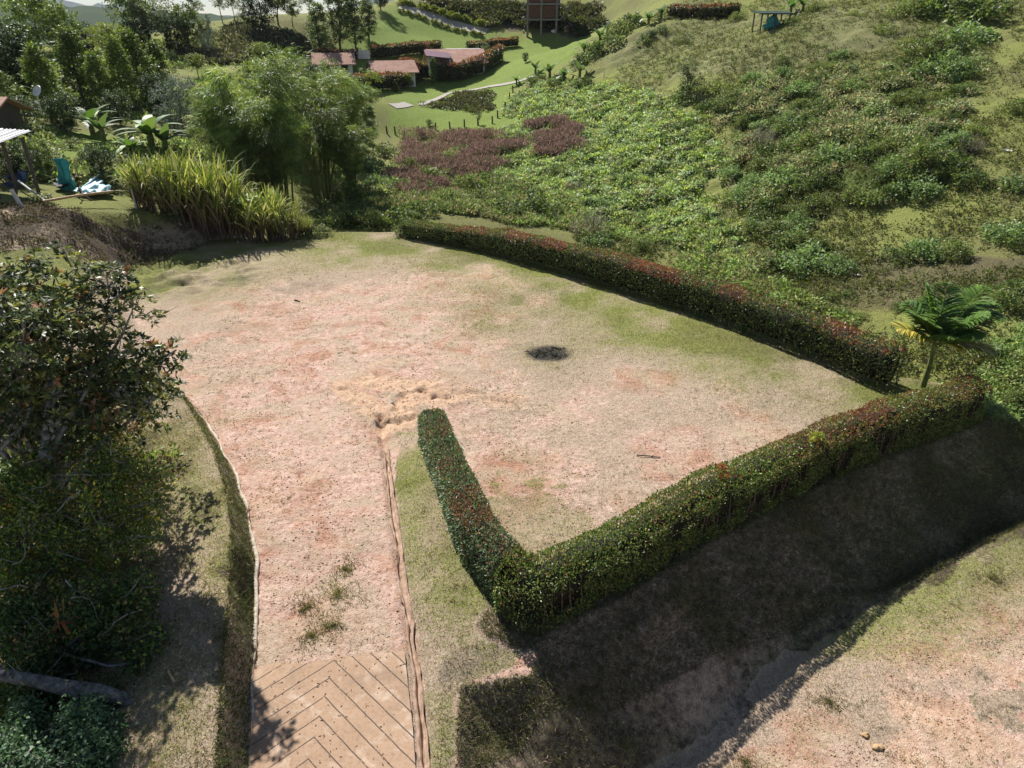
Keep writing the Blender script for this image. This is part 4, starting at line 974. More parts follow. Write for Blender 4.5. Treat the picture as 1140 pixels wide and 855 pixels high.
# ---------------------------------------------------------------- built things
class MB:
    def __init__(s): s.v = []; s.f = []
    def box(s, c, d, rz=0, rx=0, ry=0):
        m = Matrix.Rotation(rz, 3, 'Z') @ Matrix.Rotation(ry, 3, 'Y') @ Matrix.Rotation(rx, 3, 'X'); o = len(s.v)
        for z in (-.5, .5):
            for x, y in ((-.5, -.5), (.5, -.5), (.5, .5), (-.5, .5)): s.v.append(tuple(Vector(c)+m @ Vector((x*d[0], y*d[1], z*d[2]))))
        s.f += [tuple(o+k for k in q) for q in ((3,2,1,0),(4,5,6,7),(0,1,5,4),(1,2,6,5),(2,3,7,6),(3,0,4,7))]; return s
    def poly(s, vs, fs): o = len(s.v); s.v += [tuple(a) for a in vs]; s.f += [tuple(o+k for k in q) for q in fs]; return s
    def build(s, name, mat, parent=None, bev=.0):
        me = bpy.data.meshes.new(name); me.from_pydata(s.v, [], s.f); me.materials.append(M[mat]); o = mobj(name, me, parent)
        if bev: b = o.modifiers.new('bevel', 'BEVEL'); b.width = bev; b.segments = 2
        return o
def gable(root, w_, d_, h_, rise, over, roofmat, wallmat='white', windows=True):
    wl_ = MB(); wl_.box((0, 0, h_/2-.4), (w_, d_, h_+.8))
    wl_.poly([(-w_/2, -d_/2, h_), (-w_/2, d_/2, h_), (-w_/2, 0, h_+rise*.92), (w_/2, -d_/2, h_), (w_/2, d_/2, h_), (w_/2, 0, h_+rise*.92)], [(0, 1, 2), (3, 5, 4), (0, 2, 5, 3), (1, 4, 5, 2)])
    wl_.build('wall', wallmat, root)
    # corrugated tile roof, two pitches
    n = int((w_+2*over)/.25); xs = np.linspace(-w_/2-over, w_/2+over, n*4+1); V = []; F = []
    for sg in (-1, 1):
        o = len(V); ye = sg*(d_/2+over); ze = h_-rise*over/(d_/2)
        for k, x in enumerate(xs):
            b = .04*abs(math.sin(k*math.pi/4)); V += [(x, 0, h_+rise+.05+b), (x, ye, ze+.05+b), (x, ye, ze-.06), (x, 0, h_+rise-.06)]
        for k in range(len(xs)-1):
            a = o+4*k; F += [(a, a+4, a+5, a+1), (a+1, a+5, a+6, a+2), (a+2, a+6, a+7, a+3)]
        F += [(o, o+1, o+2, o+3)]; e = o+4*(len(xs)-1); F += [(e, e+3, e+2, e+1)]
    MB().poly(V, F).build('roof', roofmat, root)
    if windows:
        for x in (-w_*.28, w_*.28):
            f = MB().box((x, -d_/2-.02, h_*.55), (1.1, .08, 1.0)).build('window', 'darkpost', root); MB().box((x, -d_/2-.065, h_*.55), (.95, .02, .85)).build('pane', 'dark', f)
        MB().box((0, -d_/2-.03, h_*.42), (.95, .08, h_*.84)).build('door', 'wood', root)
def house(px, py, rz, w_, d_, h_, rise, roofmat, label, over=.6, wallmat='white', name='house', cat='house', dz=0):
    p = T(px, py); r = empty(name, p+np.array([0, 0, dz]), rz); gable(r, w_, d_, h_, rise, over, roofmat, wallmat); tag(r, label, cat); return r, p
house(373,82,R(14),5.4,4.5,1.7,1.2,'paletile','small white house with a pale tiled roof at the left of the hedged houses')
house(437,90,R(20),6.2,5.5,1.6,1.3,'paletile','low house with a pinkish roof half hidden by the lower dark hedge')
r_, hp = house(507,80,R(14),8.6,7,1.8,1.6,'paletile','tiled house inside the long red-topped hedge')
MB().box((-3.2, -2.6, 2.75), (4.2, 3.4, .16), ry=R(6), rx=R(12)).build('porch_roof', 'purple', r_); MB().box((2.2, 3.9, 3.3), (6, 2.4, .12)).build('metal_roof', 'zinc', r_)
for x in (-4.9, -1.5): MB().box((x, -4.0, 1.2), (.18, .18, 2.9)).build('post', 'white', r_)
house(-6,50,R(30),11,8,3.0,1.6,'tile','white-walled house with a brown roof at the upper left corner')
# tiled roof with dish at the left edge
p = P(0,116,56); gzp = gz(p[0], p[1]); hr = empty('house', (p[0]-4.0, p[1], gzp), R(6)); gable(hr, 7.5, 5, max(p[2]-gzp-.5, 1.5), .9, .7, 'paletile', 'darkpost'); tag(hr, 'house with an orange tiled roof end at the left edge', 'house')
p = P(41,101,55); dr_ = empty('satellite_dish', p)
tt = np.linspace(0, 1, 5); an = np.arange(16)*math.pi/8
dv = [(0, .12, 0)]+[(math.cos(a)*t*.5, .12-.14*t*t*(1) , math.sin(a)*t*.38) for t in tt[1:] for a in an]
dfc = [(0, 1+k, 1+(k+1) % 16) for k in range(16)]+[(1+j*16+k, 1+(j+1)*16+k, 1+(j+1)*16+(k+1) % 16, 1+j*16+(k+1) % 16) for j in range(3) for k in range(16)]
d_o = MB().poly(dv, dfc).build('dish', 'zinc', dr_); d_o.rotation_euler = (R(-25), 0, R(-30)); sm = d_o.modifiers.new('s', 'SOLIDIFY'); sm.thickness = .03
make('mast', tube_arrays([(np.array([[0, .12, 0], [-.25, .3, -.5], [-.3, .3, -1.6]]), np.array([.04, .04, .04]))], 6), M['post'], dr_)
tag(dr_, 'pale satellite dish on a mast beside the orange tiled roof', 'satellite dish')
# concrete frame under construction
p = T(604,35); cb = empty('concrete_building', p, R(-6)); u = pxh(p, 15.0); bw = pxh(p, 40)
for k in range(4): MB().box((0, 0, u*(.75+k)), (bw, bw*.7, .28)).build('floor_slab', 'dconc', cb)
for x in (-.36, -.02, .36):
    for y in (-.30, .30): MB().box((x*bw*1.1, y*bw, u*1.8-.6), (.34, .34, u*3.7+1.2)).build('column', 'dconc', cb)
for k in (0, 1, 2): MB().box((-bw*.2, -bw*.27, u*(1.25+k)), (bw*.32, .2, u*.8)).build('brick_wall', 'brick', cb); MB().box((bw*.18, -bw*.27, u*(1.25+k)), (bw*.35, .2, u*.8)).build('brick_wall', 'brick', cb)
MB().box((0, bw*.32, u*1.6), (bw*.9, .2, u*3.2)).build('back_wall', 'brick', cb)
st = MB()
for k in range(10): st.box((bw*.5+.2*k, -bw*.1, u*.75+k*.26), (.3, 1.4, .26))
st.build('stair', 'dconc', cb); tag(cb, 'unfinished concrete frame building with brick infill above the lawn', 'building')
# roofed shelter on the hill
def shelter(px, py, wpx, hpx, rz, label, roof='shade', dep=.75, extras=True):
    p = T(px, py); r = empty('shelter', p, rz); w_ = pxh(p, wpx); h_ = pxh(p, hpx)
    for x in (-.46, 0, .46):
        for y in (-.45, .45): MB().box((x*w_, y*w_*dep, h_/2-.2), (.14, .14, h_+.4)).build('post', 'darkpost', r)
    MB().box((0, 0, h_+.06), (w_*1.1, w_*dep*1.15, .10), rx=R(5)).build('roof', roof, r); MB().box((0, -w_*dep*.5, h_-.08), (w_, .1, .12)).build('beam', 'darkpost', r)
    tag(r, label, 'shelter'); return p, r, w_, h_
sp_p, *_ = shelter(857,34,34,17,R(4),'dark-roofed open shelter on posts at the top of the hillside')
def blob(name, p, sx, sy, sz, mat, label, cat, seed=1, rough=.25, seg=18):
    rs = np.random.RandomState(seed); V = []; F = []
    for j in range(seg//2+1):
        for i in range(seg):
            th = math.pi*j/(seg//2); a = 2*math.pi*i/seg; d = 1+rough*float(fbm(np.array([math.cos(a)*math.sin(th)*2+seed]), np.array([math.cos(th)*2+math.sin(a)]), .8, 3, seed)[()][0])*1.6
            V.append((sx*d*math.cos(a)*math.sin(th), sy*d*math.sin(a)*math.sin(th), sz*(1+d*math.cos(th))*.5))
    for j in range(seg//2):
        for i in range(seg): F.append((j*seg+i, (j+1)*seg+i, (j+1)*seg+(i+1) % seg, j*seg+(i+1) % seg))
    o = MB().poly(V, F).build(name, mat); o.location = p
    for pl in o.data.polygons: pl.use_smooth = True
    tag(o, label, cat); return o
blob('plastic_sheet', sp_p+np.array([.2, -.4, 0]), 1.0, .5, 1.3, 'teal', 'bunched teal plastic sheet hanging inside the hill shelter', 'plastic sheet', 3, .6)
p = T(691,33); blob('water_tank', p-np.array([0,0,.2]), pxh(p, 9), pxh(p, 6), pxh(p, 9), 'white', 'white covered heap among the banana plants on the hillside', 'tank', 4, .3)
p = T(617,37); blob('boulder', p-np.array([0,0,.1]), pxh(p, 3), pxh(p, 2), pxh(p, 4), 'white', 'small white sack on the lawn before the concrete frame building', 'sack', 5, .4)
p = T(631,36); blob('soil_heap', p-np.array([0,0,.1]), pxh(p, 3), pxh(p, 2), pxh(p, 7), 'bamboo', 'small upright tan heap beside the concrete frame building', 'heap', 6, .6)
p = T(1120,170,); o = make('pipe', tube_arrays([(np.array([[-.1, .4, .12], [.12, -.42, .1]]), np.array([.07, .07]))], 8), M['white']); o.location = p; tag(o, 'white pipe lying on the trodden grass strip at the right', 'pipe')
for (x, y, l) in [(1131,84,'small white rag on the trodden strip near the top right'), (1122,51,'white scrap at the foot of the dark trees, top right'), (955,308,'white scrap on bare ground before the round shrubs')]:
    p = T(x, y); blob('litter', p, .16, .12, .12, 'white', l, 'litter', x, .6, 10)
# house hedges on the far lawns
def fhedge(pts, h_, label, seed, wd=1.3, red=.9):
    pl = Tn(pts); q = [pl[0]]
    for a, b in zip(pl[:-1], pl[1:]):
        k = max(int(np.hypot(*(b-a)[:2])/1.5), 1)
        for j in range(1, k+1): q.append(a+(b-a)*j/k)
    for r in q: r[2] = gz(r[0], r[1], False)
    hedge('hedge', np.array(q), wd, h_, label, seed, dens=38, leaf=(.34, .18), red=red, inner=True, pal=[(.018, .024, .010), (.03, .04, .014), (.05, .055, .02)])
fhedge([(396,103),(430,100),(455,97),(468,88)], 2.2, 'dark hedge in front of the lower pink-roofed house', 51)
fhedge([(446,84),(480,90),(510,91),(535,83),(557,68)], 2.6, 'long dark red-topped hedge in front of the tiled house', 52)
fhedge([(414,66),(445,63),(482,60),(490,58)], 1.9, 'dark hedge along the back of the tiled house garden', 53)
fhedge([(520,58),(550,54),(577,52)], 1.5, 'low hedge on the lawn right of the tiled house', 54)
fhedge([(470,58),(478,64)], 1.6, 'short red-topped hedge piece left of the tiled house', 55)
fhedge([(745,20),(790,22),(822,20)], 1.6, 'clipped dark hedge bank near the top edge above the shelter', 56, red=.5)
fhedge([(355,66),(398,68)], 1.5, 'low red-topped hedge left behind the small white house', 57)
w_ = Tn([(400,66),(414,66)]); p = w_[0]; o = MB().box((0, 0, .6), (np.hypot(*(w_[1]-w_[0])[:2])*1.6, .25, 1.3)).build('garden_wall', 'white'); o.location = p; tag(o, 'low white garden wall left of the hedged houses', 'wall')
# upper drive with shrubs along it
def road_mesh(name, pts, wd, mat, lift):
    pl = Tn(pts); s = np.r_[0, np.cumsum(np.linalg.norm(np.diff(pl[:, :2] if isinstance(pl, np.ndarray) else np.array(pl)[:, :2], axis=0), axis=1))]; pl = np.array(pl)
    ss = np.arange(0, s[-1], .7); x = np.interp(ss, s, pl[:, 0]); y = np.interp(ss, s, pl[:, 1]); t = unit(np.gradient(np.stack([x, y], 1), axis=0)); nn = np.stack([-t[:, 1], t[:, 0]], 1)
    us = np.linspace(-.5, .5, 9); V = []
    for u in us: xx = x+nn[:, 0]*u*wd; yy = y+nn[:, 1]*u*wd; V.append(np.stack([xx, yy, height(xx, yy)+lift], 1))
    V = np.stack(V, 1).reshape(-1, 3); n = len(ss); i = (np.arange(n-1)[:, None]*9+np.arange(8)[None, :]).ravel()
    o = make(name, (V, np.stack([i, i+1, i+10, i+9], 1)), M[mat]); tag(o, kind='structure'); return np.stack([x, y], 1), nn
rc, rn = road_mesh('road', [(444,9),(465,14),(490,22),(515,31),(545,36)], 2.6, 'concrete', .08)
road_mesh('path', [(437,119),(446,118),(456,116)], 1.8, 'concrete', .08)
road_mesh('stone_path', [(468,118),(500,104),(540,98),(575,92),(600,84)], .9, 'concrete', .08)
CR = shrub_proto('croton_shrub', 331, 1, 1.1, 26, 18, (.4, .18), [(.09, .11, .02), (.16, .16, .03), (.06, .08, .02)])
for i in range(22):
    k = int((i//2+.5)/11*len(rc)); sg = 1 if i % 2 else -1; x, y = rc[k]+rn[k]*sg*1.9
    place(CR, (x, y, gz(x, y)), rnd.uniform(.8, 1.2) if sg > 0 else .65, None, 'small rounded yellow green shrub lining the upper concrete drive', 'shrub', 'shrubs lining the upper drive')
# fences
def posts(pxs, hpx, label, group, mat='darkpost', r=.07, one=None):
    proto = None
    for (x, y) in pxs:
        p = T(x, y); h_ = pxh(p, hpx)
        if proto is None:
            proto = make('fence_post', tube_arrays([(np.array([[0, 0, -.2], [.01, 0, .5], [0, 0, 1.0]]), np.array([r, r, r*.9]))], 6), M[mat]); o = proto
        else: o = proto.copy(); COL.objects.link(o)
        o.location = p; o.scale = (1, 1, h_); o.rotation_euler = (rnd.uniform(-.06, .06), rnd.uniform(-.06, .06), 0); tag(o, label, 'fence post', group)
posts([(431,149),(440,150),(450,154),(466,149),(485,145),(501,144),(517,142),(532,140),(548,138),(554,132),(562,122),(567,112),(571,104)], 8, 'dark wooden fence post along the edge of the fenced lawn', 'posts of the lawn fence', r=.11)
posts([(687,80),(717,88),(766,92),(774,130),(790,165),(800,205),(690,100),(672,90)], 9, 'thin pale fence post on the boundary down the hillside', 'posts down the hillside boundary', 'post', .05)
posts([(888,22),(914,22),(926,18),(980,14)], 9, 'thin pale fence post near the shelter at the top of the hill', 'posts by the hill shelter', 'post', .05)
# near left: stakes, pole, forked prop, shelter with net
def tube_thing(name, pts, rad, mat, label, cat, sides=8):
    pts = np.array(pts, float); o = make(name, tube_arrays([(pts-pts[0], np.array(rad))], sides), M[mat], None, True); o.location = pts[0]; tag(o, label, cat); return o
a = T(201,251); tube_thing('stake', [a-[0,0,.2], a+[-.05, 0, pxh(a, 22)]], [.09, .085], 'white', 'white stake at the near end of the cane row', 'stake')
a = T(152,232); tube_thing('stake', [a-[0,0,.2], a+[-.04, 0, pxh(a, 24)]], [.06, .055], 'post', 'grey stake on the mound between the net and the cane', 'stake')
a = T(26,231); tube_thing('stake', [a-[0,0,.2], a+[-.35, 0, pxh(a, 20)]], [.10, .09], 'post', 'leaning pale stake at the left end of the bamboo pole', 'stake')
a = T(92,222); s = pxh(a, 28); fk = make('forked_prop', tube_arrays([(np.array([[-.3, 0, -.1], [0, 0, s*.25], [-.15, 0, s]]), np.array([.05, .06, .05])), (np.array([[.5, 0, -.1], [0, 0, s*.25]]), np.array([.05, .05]))], 6), M['darkpost']); fk.location = a; tag(fk, 'forked branch propping up the long bamboo pole', 'prop')
A_ = T(50,232)+[0, 0, .35]; B_ = P(126,213, T(92,222)[1]+.2); tube_thing('bamboo_pole', [A_, (A_+B_)/2+[0, 0, .05], B_], [.07, .065, .06], 'bamboo', 'long tan bamboo pole resting on the forked prop', 'pole')
A_ = T(24,212)+[0, 0, .5]; tube_thing('pole', [A_, T(52,230)+[0, 0, .3]], [.06, .05], 'post', 'short pale pole running down to the bamboo pole', 'pole')
p = T(-6,214); r = empty('shelter', p, R(-8)); sw = pxh(p, 62); sh = pxh(p, 54)
for x in (-.48, .05, .48):
    for y in (-1.4, 1.4): MB().box((x*sw, y, sh/2-.3), (.14, .14, sh+.6)).build('post', 'darkpost', r)
n = 60; xs = np.linspace(-.58*sw, .50*sw, n); V = []; F = []
for x in xs:
    b = .035*math.sin(x*24); V += [(x, -2.0, sh-.12+b-.1*(x/sw)), (x, 2.1, sh+.35+b-.1*(x/sw)), (x, 2.1, sh+.31+b-.1*(x/sw)), (x, -2.0, sh-.16+b-.1*(x/sw))]
for k in range(n-1): a = 4*k; F += [(a, a+4, a+5, a+1), (a+3, a+2, a+6, a+7), (a, a+3, a+7, a+4), (a+1, a+5, a+6, a+2)]
MB().poly(V, F).build('roof', 'zinc', r); tag(r, 'open shelter with a shiny corrugated roof at the left edge', 'shelter')
# hanging net: a drooping folded sheet
def sheet(name, A, B, Cc, D, mat, label, cat, fold=.12, n=16, seed=3, thick=.02):
    A, B, Cc, D = [np.array(v, float) for v in (A, B, Cc, D)]; V = []; F = []
    for j in range(n+1):
        for i in range(n+1):
            u = i/n; v = j/n; q = A*(1-u)*(1-v)+B*u*(1-v)+Cc*u*v+D*(1-u)*v
            f_ = fold*(math.sin(u*17+v*3+seed)*.6+float(vnoise(np.array([u*6+seed]), np.array([v*5]), seed)[0])*1.6); V.append(q-A+np.array([f_*.5, f_, abs(f_)*.6]))
    for j in range(n):
        for i in range(n): a = j*(n+1)+i; F.append((a, a+1, a+n+2, a+n+1))
    o = MB().poly(V, F).build(name, mat); o.location = A; s_ = o.modifiers.new('s', 'SOLIDIFY'); s_.thickness = thick
    for pl in o.data.polygons: pl.use_smooth = True
    tag(o, label, cat); return o
Yn = T(75,212)[1]
sheet('netting', P(62,178,Yn+.2), P(70,176,Yn+.2), P(86,212,Yn), P(70,214,Yn-.1), 'teal', 'teal net hanging from the shelter corner down to the ground', 'netting', .15)
sheet('tarpaulin', T(84,218)+[0,0,.25], T(98,222)+[0,0,.2], T(128,222)+[0,0,.35], T(112,206)+[0,0,.5], 'blue', 'crumpled pale blue plastic sheet on the mound', 'tarpaulin', .35, seed=6)
sheet('tarpaulin', P(8,196,T(12,206)[1]), P(28,192,T(12,206)[1]), P(27,206,T(12,206)[1]-.3), P(10,212,T(12,206)[1]-.3), 'bluedark', 'dark blue sheet draped under the shiny-roofed shelter', 'tarpaulin', .3, seed=8)
sheet('plastic_sheet', T(66,214)+[0,0,.2], T(76,214)+[0,0,.3], T(86,204)+[0,0,.3], T(70,206)+[0,0,.3], 'dark', 'black plastic heap between the net and the blue sheet', 'plastic sheet', .3, seed=9)
FS = shrub_proto('shrub', 106, 1, .9, 30, 20, (.2, .09), [(.06, .075, .03), (.10, .11, .05), (.04, .05, .02)])
for (x, y, s, l) in [(8,205,46,'dull bush right under the left end of the shiny roof'), (34,200,34,'small brown bush in front of the shelter posts'), (44,226,26,'pale leafy shrub behind the short pole at the shelter'), (62,190,40,'dull green shrub covering the right side of the shelter'), (20,186,50,'dull shrub under the shiny corrugated roof'), (40,178,44,'brownish green bush hanging over the shelter front'),
    (112,210,34,'green bush right behind the blue sheet'), (135,215,24,'weedy bush right of the blue sheet'), (165,226,28,'weeds at the left foot of the cane row'), (192,250,26,'weeds between the stakes on the mound'), (355,262,26,'pale leafy bush at the far edge of the plot under the bamboo'), (335,264,22,'dry bush at the right end of the cane row'),
    (140,190,40,'tall weeds above the mound, left of the cane'), (30,160,50,'dark bush under the tiled roof end'), (80,165,26,'round bush at the left of the green knoll'), (472,262,30,'loose grey green bush at the left end of the back hedge'), (455,262,28,'leafy bush where the back hedge begins'), (490,268,24,'green sprawling bush against the start of the back hedge')]:
    p = T(x, y); place(FS, p, pxh(p, s)*.5, None, l, 'bush', wide=1.1)
# ---------------------------------------------------------------- trees of the left foreground
def bough_tree(name, base, cen, rad, seed, nclump, label, leaf, pal, wts, mat, limbs=(), rosette=True, extra=(), per=9, twigs=500, hollow=.45, crot=.16, bare=0, bark='greybark'):
    rs = np.random.RandomState(seed); base = np.array(base, float); root = empty(name, base); cen = np.array(cen)-base; rad = np.array(rad)
    lobes = unit(rs.normal(size=(16, 3)))*rad*rs.uniform(.45, .85, (16, 1))+cen; lr = rs.uniform(.28, .48, 16)*rad.min()
    ext = np.array([np.array(e[:3])-base for e in extra]).reshape(-1, 3)
    C0 = np.concatenate([lobes, ext]); LR = np.r_[lr, [e[3] for e in extra]]
    k = rs.choice(len(C0), nclump, p=LR**2/np.sum(LR**2)); dd = unit(rs.normal(size=(nclump, 3))+np.array([0, 0, .35]))
    cl = C0[k]+dd*LR[k][:, None]*(hollow+(1-hollow)*rs.rand(nclump, 1)**.6)*[1, 1, .85]
    cl[:, 2] = np.maximum(cl[:, 2], .15)
    # limbs: trunk to lobes, twigs to clumps
    lines = []
    for i, c in enumerate(C0):
        st = np.array([0, 0, cen[2]*rs.uniform(.25, .7)])+np.r_[rs.normal(size=2)*.1, 0]
        mid = (st+c)/2+rs.normal(size=3)*.25+[0, 0, .15]; t = np.linspace(0, 1, 7)[:, None]
        pts = st*(1-t)**2+2*mid*t*(1-t)+c*t*t+np.r_[[[0, 0, 0]], rs.normal(size=(6, 3))*.05]; lines.append((pts, np.linspace(crot*.45, .018, 7)))
    t = np.linspace(0, 1, 6)[:, None]; lines.append((t*np.array([0, 0, cen[2]*.8])-[0, 0, .3]+rs.normal(size=(6, 3))*.04, np.linspace(crot, crot*.5, 6)))
    for i_, l in enumerate(limbs):
        pl_ = [np.array(p)-base for p, r in l]; rl_ = [r for p, r in l]
        if i_ != 1: pl_ = [np.array([0, 0, cen[2]*.12]), (pl_[0]*.5)+[0, 0, -.1]]+pl_; rl_ = [rl_[0]*1.1, rl_[0]*1.05]+rl_
        lines.append((np.array(pl_), np.array(rl_)))
    for j in rs.choice(nclump, min(twigs, nclump), replace=False):
        c0 = C0[k[j]]; e = cl[j]; m = (c0+e)/2+rs.normal(size=3)*.06; lines.append((np.array([c0, m, e]), np.array([.014, .009, .004])))
    for j in range(bare):
        i = rs.randint(len(C0)); p = C0[i]+rs.normal(size=3)*LR[i]*.4; d = rdir(1, .3, rs)[0]; pts = [p]
        for q in range(5): d = unit(d+rs.normal(size=3)*.35); pts.append(pts[-1]+d*LR[i]*.3)
        lines.append((np.array(pts), np.linspace(.016, .003, 6)))
    make('trunk', tube_arrays(lines, 5), M[bark], root, True)
    n = nclump*per; c = np.repeat(cl, per, 0); ax_ = np.repeat(unit(dd*.6+np.array([0, 0, .7])), per, 0)
    if rosette:
        rd = unit(np.cross(ax_, rs.normal(size=(n, 3)))); A = unit(rd+ax_*rs.uniform(.05, .9, (n, 1))); P_ = c+A*.01
    else:
        P_ = c+rs.normal(size=(n, 3))*.13; A = unit(ax_*.5+rs.normal(size=(n, 3))*.8)
    cc = np.repeat(colvar(nclump, pal, .25, rs, wts), per, 0); cc[:, :3] *= rs.uniform(.7, 1.3, (n, 1))
    make('crown', leaf_arrays(P_, A, leaf[0]*rs.uniform(.65, 1.2, n), leaf[1]*rs.uniform(.8, 1.2, n), cc, rs), M[mat], root)
    tag(root, label, 'tree'); return root
def gp_(x, y): return np.array([x, y, gz(x, y)])
pa = gp_(-11.3, 14.6)
limbA = [[(P(-40, 600, 13.2), .20), (P(25, 562, 13.0), .17), (P(48, 520, 13.1), .14), (P(54, 470, 13.4), .12), (P(60, 420, 13.8), .09)],
         [(P(48, 520, 13.1), .08), (P(75, 470, 13.6), .06), (P(100, 430, 13.8), .04)], [(P(0, 500, 13), .07), (P(30, 470, 13.3), .05), (P(38, 430, 13.6), .03)], [(P(-20, 618, 12.4), .06), (P(20, 612, 12.4), .05), (P(40, 622, 12.5), .03)]]
DKG = [(.022, .034, .014), (.04, .055, .02), (.075, .09, .03), (.13, .13, .035), (.17, .085, .04), (.13, .13, .11)]
bough_tree('broadleaf_tree', pa, P(40, 425, 14.6), (3.0, 2.6, 2.7), 401, 3300, 'big glossy dark-leaved tree overhanging the left edge of the plot', (.17, .062), DKG, [.26, .28, .22, .11, .06, .07], 'gloss',
   limbA, True, extra=[(*P(172, 405, 14.0), .6), (*P(190, 395, 13.9), .38), (*P(150, 450, 13.8), .6), (*P(168, 440, 13.8), .5), (*P(150, 420, 14.2), .6), (*P(150, 345, 14.6), .55), (*P(120, 320, 15), .7), (*P(60, 305, 15.2), .8), (*P(20, 320, 15), .8), (*P(110, 380, 14.6), .8), (*P(130, 400, 14.4), .8),
    (*P(60, 360, 14.2), .9), (*P(90, 345, 14.6), .8), (*P(30, 400, 13.8), .9), (*P(80, 440, 13.8), .8), (*P(120, 465, 13.8), .6), (*P(20, 460, 13.4), .8), (*P(0, 350, 14), .9)], crot=.2, bare=40)
pb2 = gp_(-10.6, 12.6)
MIX = [(.035, .055, .015), (.055, .085, .02), (.095, .13, .025), (.16, .19, .03), (.20, .10, .03), (.12, .11, .09), (.26, .22, .03)]
bough_tree('broadleaf_tree', pb2, P(75, 570, 12.6), (2.4, 1.8, 1.2), 402, 2300, 'twiggy bright-leaved tree with grey lichen branches on the slope left of the driveway', (.105, .042), MIX, [.28, .27, .19, .09, .05, .08, .04], 'leaf',
   [[(P(-30, 600, 12), .12), (P(40, 590, 12.2), .09), (P(110, 600, 12.3), .05), (P(160, 575, 12.6), .03)]], False, extra=[(*P(168, 535, 12.9), .4), (*P(178, 560, 12.6), .28), (*P(140, 520, 13), .5), (*P(150, 600, 12.2), .4), (*P(110, 500, 13.3), .5), (*P(30, 540, 12.6), .6), (*P(90, 640, 11.8), .6), (*P(30, 640, 11.6), .6), (*P(10, 560, 12.2), .6), (*P(120, 560, 12.5), .6)], per=11, crot=.12, bare=160, hollow=.25)
pc = gp_(-9.6, 10.4)
bough_tree('broadleaf_tree', pc, P(55, 720, 10.4), (2.2, 1.7, .9), 403, 2300, 'low dark leafy tree with yellow leaves at the lower left, above the grey log', (.10, .045), [(.02, .038, .012), (.035, .06, .018), (.06, .09, .025), (.20, .19, .03), (.13, .085, .04), (.20, .09, .03)], [.33, .33, .22, .03, .06, .03], 'leaf',
   [], False, extra=[(*P(140, 690, 10.6), .5), (*P(165, 715, 10.4), .4), (*P(150, 660, 11), .45), (*P(100, 680, 10.6), .6), (*P(20, 690, 10.6), .7), (*P(20, 800, 9.2), .6), (*P(155, 740, 10), .3)], per=11, crot=.1, bare=90, hollow=.2)
pd = gp_(-7.6, 7.6)
bough_tree('leafy_shrub', gp_(-8.4, 8.1), P(50, 830, 8.2), (1.6, 1.0, .55), 404, 1100, 'bluish green leafy shrub in the bottom left corner below the grey log', (.085, .045), [(.035, .07, .04), (.055, .10, .055), (.08, .13, .07), (.03, .05, .02)], None, 'leaf', [], False, extra=[(*P(90, 800, 8.6), .3), (*P(110, 840, 8.1), .35), (*P(20, 850, 8), .5)], per=12, crot=.05, bare=20, hollow=.2)
M['logbark'] = plain('log_bark', [(.35, (.06, .055, .05)), (.5, (.14, .13, .12)), (.7, (.26, .25, .23))], 9)

lg = [P(-30, 745, 9.4), P(40, 758, 9.3), P(75, 766, 9.25), P(110, 771, 9.25), P(135, 778, 9.2), P(157, 793, 9.1)]
lo = tube_thing('log', lg, [.12, .12, .15, .16, .13, .07], 'logbark', 'thick grey log lying through the leaves at the lower left', 'log', 12)
hs_ = P(66, 690, 9.9); hk_ = make('dead_frond', ribbon_arrays(np.tile(hs_*0, (9, 1))+np.random.RandomState(4).normal(size=(9, 3))*.05, np.array([[.2*math.cos(i), .2*math.sin(i), -1+.9*(i % 3)] for i in range(9)]), np.full(9, .34), np.full(9, .07), np.full(9, 1.6), colvar(9, [(.11, .045, .022), (.08, .03, .018), (.15, .075, .035)], .2), 5), M['dull']); hk_.location = hs_; tag(hk_, 'curled rusty brown dead leaf caught in the lower left foliage', 'dead leaf')
# understorey on the slope
UN = [shrub_proto('undergrowth_shrub', 411, 1, .8, 46, 22, (.16, .07), [(.025, .045, .014), (.045, .07, .02), (.07, .10, .03), (.10, .08, .04)]),
      shrub_proto('undergrowth_shrub', 412, 1, .7, 46, 22, (.15, .06), [(.05, .08, .02), (.09, .13, .03), (.14, .17, .04), (.12, .07, .03)])]
for (x, y, r, k, l) in [(-13, 12, 1.5, 0, 'dark shrub under the twiggy tree at the left edge'), (-9.0, 12.4, .9, 1, 'bright shrub at the right foot of the twiggy tree'), (-12, 9.2, 1.6, 0, 'dark shrub behind the grey log at the left edge'), (-8.1, 9.3, .65, 0, 'dark shrub at the broken end of the grey log'),
    (-9.2, 7.6, 1.2, 0, 'dark shrub in the bottom left corner'), (-12.5, 15.5, 1.8, 0, 'dark shrub under the big glossy tree'), (-15, 18.5, 2.4, 0, 'dark shrub left behind the big glossy tree'), (-13.0, 18.0, 1.4, 1, 'green shrub at the back foot of the big glossy tree'), (-8.6, 11, .8, 0, 'small dark shrub between the twiggy tree and the grass bank'),
    (-10.8, 8.0, 1.3, 1, 'mixed green shrub right of the corner shrub'), (-7.4, 7.3, .6, 0, 'small dark shrub at the bottom left, nearest the driveway bank'), (-15.5, 14, 2.0, 0, 'dark shrub at the far left under the big tree'), (-10.2, 16.2, 1.1, 1, 'green shrub in the shade where the bank meets the big tree')]:
    place(UN[k], gp_(x, y)-[0, 0, .1], r, None, l, 'shrub')

